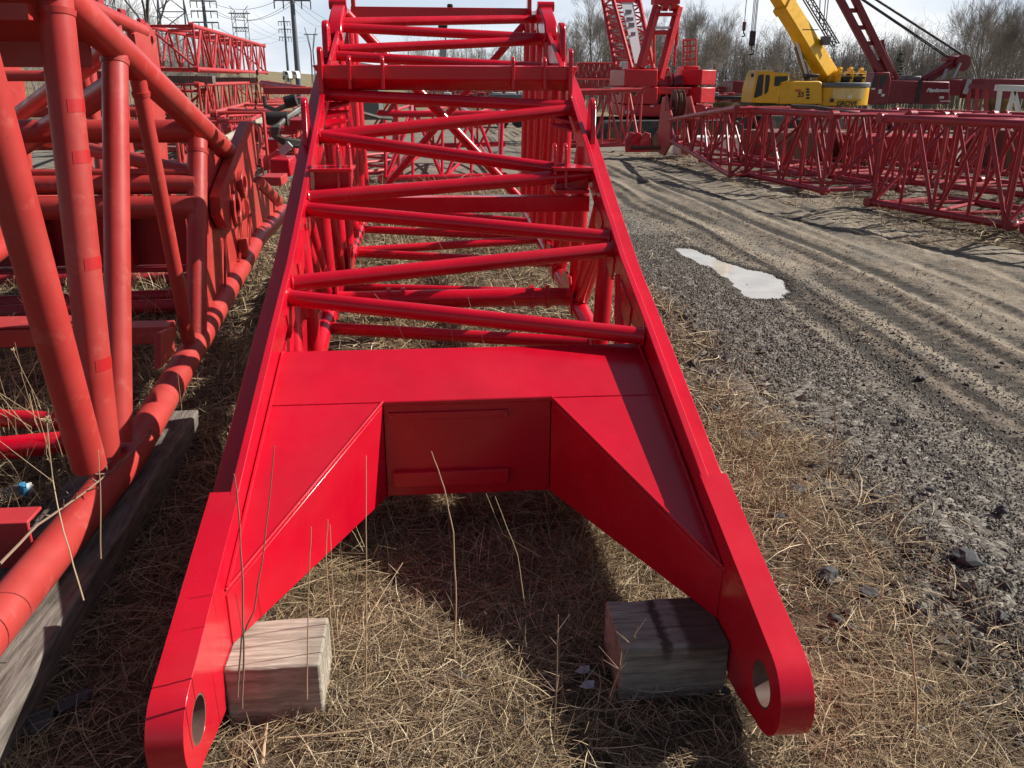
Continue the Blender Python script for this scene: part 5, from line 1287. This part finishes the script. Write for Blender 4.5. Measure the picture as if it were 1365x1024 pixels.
d_ = Q_-P_; d_ /= np.linalg.norm(d_, axis=1, keepdims=True)+1e-9; u_ = np.cross(d_, np.array([.3, .9, .2])); u_ /= np.linalg.norm(u_, axis=1, keepdims=True)+1e-9; v_ = np.cross(d_, u_)
ring = [u_*W_[:, None], (-.5*u_+.866*v_)*W_[:, None], (-.5*u_-.866*v_)*W_[:, None]]
VV = np.stack([P_+r_ for r_ in ring]+[Q_+r_*.4 for r_ in ring], 1).reshape(-1, 3); n = len(P_); b0 = (np.arange(n)*6)[:, None, None]
FF = (b0+np.array([(0, 1, 4, 3), (1, 2, 5, 4), (2, 0, 3, 5)])[None]).reshape(-1, 4)
np_mesh('woods', VV, FF, M['wood_far'], 'stuff', smooth=False)['label'] = 'grey leafless woodland behind the yard'
# small dark conifers
def conifer(px, y, H, label):
    t = thing('pine_tree', label, 'tree', (0, 0, 0), 'small dark conifers far behind'); r2 = random.Random(int(px)); c_ = MB()
    for k in range(420):
        h = r2.random(); z = H*(.12+.86*h); rad = H*.2*(1-h)*r2.uniform(.4, 1.1)+.05; a = r2.uniform(0, 6.28); p = V((rad*math.cos(a), rad*math.sin(a), z)); s = H*.05
        u = V((r2.uniform(-1, 1), r2.uniform(-1, 1), r2.uniform(-.6, .3)))*s; w_ = V((r2.uniform(-1, 1), r2.uniform(-1, 1), r2.uniform(-.5, .5)))*s
        c_.add([p, p+u, p+u*.6+w_], [(0, 1, 2)])
    MB().tube((0, 0, -.2), (0, 0, H*.9), H*.018, H*.004, n=6).build('trunk', M['bark'], t); c_.build('crown', M['conifer'], t, smooth=False)
    p = at(px, 115, y=y); t.location = (p.x, y, ground_z(p.x, y))
for px, y, H in ((618, 150, 6), (630, 155, 5), (660, 150, 5), (678, 148, 7), (640, 158, 4.6), (1194, 110, 7.5), (382, 215, 4), (388, 215, 3.4), (655, 165, 5.5), (604, 160, 5)):
    conifer(px, y, H, 'small dark conifer at the left part of the tree line' if px < 700 else 'dark conifer in the tree line behind the maroon boom')

# ---- power line poles and pylons
def steel_pole(label, px, pyb, y, r0, r1, ztop, arms, aw):
    b_ = at(px, pyb, y=y); b_.z = ground_z(b_.x, y)-.2; t = thing('power_pole', label, 'power pole', b_, 'steel power poles')
    top = V((b_.x-.0, y, ztop)); MB().tube(b_, top, r0, r1, n=14).build('pole', M['pole'], t)
    for z in arms:
        q = MB(); q.beam((b_.x-aw, y, z), (b_.x+aw, y, z), .3, .25); a = q.build('cross_arm', M['pole'], t)
        for x_ in (-aw, aw, -aw*.5, aw*.5): MB().tube((b_.x+x_, y, z), (b_.x+x_, y, z-1.3), .1, n=6).build('insulator', M['band_grey'], a)
    return b_
def zz(px, py, y): return at(px, py, y=y).z
pA = steel_pole('thick grey steel power pole nearest the trucks', 397.5, 103, 150, .52, .30, zz(391, -55, 150), (zz(391, 0.5, 150), zz(391, -28, 150)), 2.9)
pB = steel_pole('steel power pole with three cross arms rising behind the left lattice stack', 281, 95, 190, .55, .25, zz(276, -30, 190), (zz(277, 1.5, 190), zz(278, 15, 190), zz(278, 30, 190)), 2.6)
pC = steel_pole('thin distant power pole with three short cross arms left of the thick one', 383, 82, 300, .5, .25, zz(380, 22, 300), (zz(380, 29, 300), zz(380, 39, 300), zz(380, 49.5, 300)), 1.9)
def pylon(label, px, pyb, y, kind, s=1):
    g = at(px, pyb, y=y); b_ = V((g.x, y, ground_z(g.x, y))); t = thing('power_pylon', label, 'pylon', b_, 'lattice power pylons'); X_ = lambda px_: at(px_, pyb, y=y).x
    return b_, t, X_
b_, t, X_ = pylon('H shaped lattice pylon behind the left lattice stack', 326, 90, 260, 'H')
for sx_ in (318, 334):
    for dx in (-.5, .5):
        MB().tube((X_(sx_)+dx, 260, b_.z), (X_(sx_)+dx, 260, zz(326, 14, 260)), .10, n=5).build('leg', M['pylon'], t)
    q = MB(); 
    for k in range(14):
        z0 = b_.z+(zz(326, 14, 260)-b_.z)*k/14; z1 = b_.z+(zz(326, 14, 260)-b_.z)*(k+1)/14; e = .5 if k % 2 else -.5
        q.tube((X_(sx_)-e, 260, z0), (X_(sx_)+e, 260, z1), .06, n=4)
    q.build('lacing', M['pylon'], t)
for py, e in ((18, 6), (37, 2)):
    q = MB(); z = zz(326, py, 260); q.beam((X_(318-e), 260, z), (X_(334+e), 260, z), .25, .3); q.beam((X_(318), 260, z-1), (X_(334), 260, z-1), .15, .15)
    for k in range(10): q.tube((X_(318)+(X_(334)-X_(318))*k/10, 260, z-1 if k % 2 else z), (X_(318)+(X_(334)-X_(318))*(k+1)/10, 260, z if k % 2 else z-1), .06, n=4)
    q.build('cross_arm', M['pylon'], t)
for s_ in (-1, 1): MB().tube((X_(326+s_*7), 260, zz(326, 14, 260)), (X_(326+s_*12), 260, zz(326, 8, 260)), .1, n=5).build('horn', M['pylon'], t)
b_, t, X_ = pylon('narrow waisted lattice pylon right of the thick pole', 417, 84, 320, 'Y')
zt, zw, zb_ = zz(417, 46, 320), zz(417, 68, 320), b_.z
for s_ in (-1, 1):
    MB().path([(X_(417+s_*3), 320, zb_), (X_(417+s_*1.7), 320, zw), (X_(417+s_*5.5), 320, zt), (X_(417+s_*7.5), 320, zt+2.2)], .14, 5).build('leg', M['pylon'], t)
    MB().path([(X_(417+s_*1.5), 320, zb_), (X_(417+s_*1.0), 320, zw), (X_(417+s_*4), 320, zt)], .12, 5).build('leg', M['pylon'], t)
q = MB(); q.beam((X_(408), 320, zt), (X_(426), 320, zt), .25, .3); q.build('cross_arm', M['pylon'], t)
b_, t, X_ = pylon('large close lattice pylon whose crossed legs show above the left lattice stack', 238, 100, 140, 'X')
zt = zz(238, -45, 140)
q = MB()
for a0, a1, m0, m1 in ((205, 100, 228, -45), (270, 100, 252, -45), (222, 100, 224, -45), (252, 100, 258, -45)):
    MB().tube((X_(a0), 140+(a0 % 3), b_.z), (X_(m0), 140, zt), .13, n=5).build('leg', M['pylon'], t)
for k in range(6):
    f0, f1 = k/6, (k+1)/6; l = lambda f: X_(205)+(X_(228)-X_(205))*f; r_ = lambda f: X_(270)+(X_(252)-X_(270))*f; z_ = lambda f: b_.z+(zt-b_.z)*f
    q.tube((l(f0), 140, z_(f0)), (r_(f1), 140, z_(f1)), .08, n=4); q.tube((r_(f0), 140, z_(f0)), (l(f1), 140, z_(f1)), .08, n=4); q.tube((l(f1), 140, z_(f1)), (r_(f1), 140, z_(f1)), .08, n=4)
q.build('lacing', M['pylon'], t)
# conductors
def cable(a, b_, sag): return [V(a)+(V(b_)-V(a))*(k/14)-V((0, 0, sag*4*(k/14)*(1-k/14))) for k in range(15)]
wires = []
for (a, y0, b2, y1, sg) in (((281, 3), 190, (391, -12), 150, 2.0), ((283, 16), 190, (388, 2), 150, 2.2), ((290, 16), 190, (395, 2), 150, 2.2), ((283, 31), 190, (380, 49), 300, 3), ((278, 31), 190, (374, 40), 300, 3), ((320, 19), 260, (410, 47), 320, 3), ((340, 19), 260, (424, 47), 320, 3), ((333, 38), 260, (417, 52), 320, 2), ((384, 2), 150, (440, 26), 320, 3), ((397, 2), 150, (520, 40), 420, 4), ((391, 1), 150, (480, 30), 380, 4), ((386, 39), 300, (450, 30), 420, 3), ((110, -4), 60, (276, 2), 190, 2)):
    p = at(*a, y=y0); q_ = at(*b2, y=y1); o = MB().path(cable(p, q_, sg), .035, 4, caps=False).build('power_line', M['pole'], None, p)
    tag(o, 'thin power line wire strung between the poles on the left', 'power line', 'power line wires')

# ---- tall dry stalks in front
def stalk(label, pts, r_, m_='stalk', head=0, group=None, twigs=0, seed=0):
    rr_ = random.Random(seed); P = [V(p) for p in pts]
    fine = []
    for i in range(len(P)-1):
        for k in range(4): fine.append(P[i]+(P[i+1]-P[i])*(k/4)+V((rr_.uniform(-1, 1), rr_.uniform(-1, 1), 0))*.0011)
    fine.append(P[-1]); q = MB().path(fine, [r_*.8*(1-.55*k/len(fine)) for k in range(len(fine))], 6)
    for k in range(twigs):
        i = rr_.randrange(len(fine)//3, len(fine)-1); e = fine[i]+V((rr_.uniform(-1, 1), rr_.uniform(-1, 1), rr_.uniform(.2, 1)))*rr_.uniform(.02, .07)
        q.path([fine[i], e], [r_*.5, r_*.25], 5)
    o = q.build('dry_stalk', M[m_], None, P[0]); tag(o, label, 'stalk', group)
    if head:
        hd_ = MB()
        for k in range(26): hd_.path([P[-1], P[-1]+V((rr_.uniform(-1, 1), rr_.uniform(-1, 1), rr_.uniform(-.6, 1)))*head], [.002, .001], 4)
        hd_.build('seed_head', M[m_], o)
def st(label, pl, y, r_, **kw): stalk(label, [at(px, py, y=yy) for (px, py), yy in zip(pl, [y]*len(pl) if not isinstance(y, list) else y)], r_, **kw)
def gy(px, py): return at(px, py, z=0).y
y = gy(605, 885); st('tall tan grass stalk leaning in front of the dark recess of the end plate', [(605, 885), (608, 800), (604, 710), (592, 650), (575, 602)], y, .0032)
y = gy(488, 925); st('straight tan grass stalk standing upright in front of the left arm', [(488, 925), (488, 790), (488, 608)], y, .0028)
y = gy(317, 945); st('brown stalk rising in front of the left pin lug edge', [(322, 945), (325, 880), (323, 780), (318, 680), (312, 632)], y-.32, .0032, m_='darkstalk')
y = gy(330, 930); st('bent brown stalk crossing the left arm and its timber block', [(316, 930), (322, 850), (338, 815), (352, 730), (366, 595)], y-.3, .003, m_='darkstalk')
y = gy(445, 880); st('tan stalk standing beside the end of the sunlit timber block', [(452, 930), (440, 820), (434, 740), (437, 693)], y-.05, .0026)
st('thin tan stalk close beside the sunlit timber block end', [(458, 900), (444, 800), (440, 700)], y+.02, .0022)
st('short tan stalk in front of the left arm just above the block', [(409, 932), (410, 850), (411, 780), (415, 703)], 1.84, .0025)
st('broken pale stalk leaning over the straw between the blocks', [(462, 905), (492, 820), (537, 750)], [gy(462, 905), gy(462, 905)+.12, gy(462, 905)+.25], .003)
st('slim pale stalk lying slanted across the shaded straw', [(700, 810), (690, 740), (660, 662)], 2.2, .0022)
st('thin twig leaning in the shade under the recess', [(720, 742), (670, 712), (648, 658)], 2.5, .0022)
st('thin bare twig growing at the road edge', [(1108, 640), (1112, 580), (1114, 530)], gy(1108, 650), .003, m_='darkstalk', twigs=3)
st('dark twig with small seeds beside the shaded timber block', [(812, 930), (830, 880), (850, 836)], 1.72, .0025, m_='darkstalk', twigs=9)
st('dark seeded stalk in the shade left of the grey timber block', [(738, 990), (742, 900), (744, 820)], 1.75, .003, m_='darkstalk', twigs=8)
st('curled pale leaf stalk standing right of the right pin lug', [(1220, 990), (1222, 930), (1215, 860), (1203, 812)], gy(1220, 990), .0045)
st('long tan stalk lying on the straw in front of the left pin lug', [(370, 985), (470, 975), (600, 955)], [gy(370, 990), gy(470, 985), gy(600, 962)], .004)
st('pale stalk lying on the straw below the left block', [(350, 1020), (352, 995), (356, 965)], [gy(350, 1022), gy(352, 1000), gy(356, 970)], .007)
# weeds by the faded section
y = 2.35; st('long brown burdock stem lying along the faded bottom tube', [(0, 752), (50, 700), (115, 655), (170, 610), (200, 575)], [2.25, 2.5, 2.75, 3.0, 3.2], .006, m_='darkstalk', head=.02, twigs=14, seed=3)
st('thin pale stalk standing in front of the faded bottom tube', [(112, 800), (85, 710), (70, 640), (62, 560)], [2.05, 2.1, 2.2, 2.2], .0028, head=.012, seed=4)
st('pale upright stem rising before the three meeting tubes', [(134, 745), (134, 660), (131, 600)], 2.2, .0024)
rs = random.Random(12)
for k in range(46):
    px, py = rs.uniform(2, 105), rs.uniform(560, 720); p = at(px, py, z=0)
    if px < 62 and py > 625: continue
    stalk('thin pale weed stalk standing in the straw behind the leaning tubes', [p, p+V((rs.uniform(-.08, .08), 0, .2)), p+V((rs.uniform(-.25, .25), rs.uniform(-.1, .1), rs.uniform(.3, .55)))], .0022, group='weed stalks behind the leaning tubes', seed=k, head=.012 if k % 6 == 0 else 0)
for k in range(44):
    x_ = rs.uniform(-.45, .7); y_ = rs.uniform(3.4, 7.5); p = V((x_, y_, 0))
    stalk('pale weed stalk growing inside the open frame of the front section', [p, p+V((rs.uniform(-.1, .1), rs.uniform(-.1, .1), .25)), p+V((rs.uniform(-.4, .4), rs.uniform(-.3, .3), rs.uniform(.35, .6)))], .0022, group='weed stalks inside the front section', seed=100+k)
for k in range(24):
    px, py = rs.uniform(190, 330), rs.uniform(560, 700) if k < 10 else rs.uniform(330, 480); p = at(px, py, z=0)
    if p.x > -.78: continue
    stalk('short pale weed stalk growing between the two boom sections', [p, p+V((rs.uniform(-.04, .04), 0, .12)), p+V((rs.uniform(-.15, .15), rs.uniform(-.1, .1), rs.uniform(.2, .4)))], .002, group='weed stalks between the boom sections', seed=200+k)
# dark rocks
def rock(label, px, py, s, flat=.5, seed=0, group=None):
    rr_ = random.Random(seed); p = at(px, py, z=.01); import bmesh
    bm = bmesh.new(); bmesh.ops.create_icosphere(bm, subdivisions=2, radius=1)
    ax = [rr_.uniform(-1, 1) for _ in range(12)]
    for v in bm.verts:
        n_ = v.co.normalized(); k = 1+.22*math.sin(3*n_.x+ax[0]*5)+.18*math.sin(4*n_.y+ax[1]*5)+.12*rr_.uniform(-1, 1)
        for j in range(4):
            cut = V((ax[j], ax[j+3], ax[j+6])).normalized(); t = n_.dot(cut)
            if t > .72: k *= .72/t
        v.co = V((n_.x*k*s, n_.y*k*s*.8, n_.z*k*s*flat))
    me = bpy.data.meshes.new('rock'); bm.to_mesh(me); bm.free(); me.materials.append(M['rock']); o = bpy.data.objects.new('rock', me); COL.objects.link(o)
    z = .02+(float(road_z(np.array([p.x]), np.array([p.y]))[0]) if p.x > 1.75 else float(zbase(np.array([p.x]), np.array([p.y]))[0])); o.location = (p.x, p.y, max(z, 0)); o.rotation_euler = (0, 0, rr_.uniform(0, 6)); ORG[o] = V(o.location)
    tag(o, label, 'rock', group)
for i, (px, py, s, lab) in enumerate(((1098, 768, .05, 'round black rock half buried in the straw right of the right lug'), (1285, 745, .06, 'flat grey asphalt slab lying on the gravel at the right'), (998, 580, .075, 'large flat dark rock in the straw beside the right chord'),
        (1060, 655, .05, 'flat dark rock in the straw below the large flat one'), (610, 900, .042, 'flat grey clod at the foot of the leaning stalk'), (695, 962, .028, 'small grey stone in the sunlit straw near the shadow edge'),
        (1155, 785, .04, 'dark stone in the straw left of the gravel'), (95, 940, .05, 'dark flat clod at the lower left beside the timber'), (50, 965, .06, 'dark lump at the lower left corner beside the timber'), (1040, 690, .04, 'dark stone close to the right chord end'))):
    rock(lab, px, py, s, .35 if i != 0 else .6, i)
for i in range(34):
    rock('small dark rock lying where the straw meets the gravel', rs.uniform(930, 1340), rs.uniform(480, 980), rs.uniform(.012, .03), .5, 50+i, 'small dark rocks along the gravel edge')
dl = MB()
for k, (px, py) in enumerate(((776, 895), (782, 915))):
    c = at(px, py, z=.03); dl.add([c+V((-.022, 0, 0)), c+V((-.005, -.02, .008)), c+V((.02, -.008, .0)), c+V((.024, .012, .01)), c+V((0, .02, .004))], [(0, 1, 2, 3, 4)])
tag(dl.build('dead_leaf', M['steel'], None, at(778, 905, z=.03), smooth=False), 'pale curled dead leaf lying left of the shaded timber block', 'leaf')
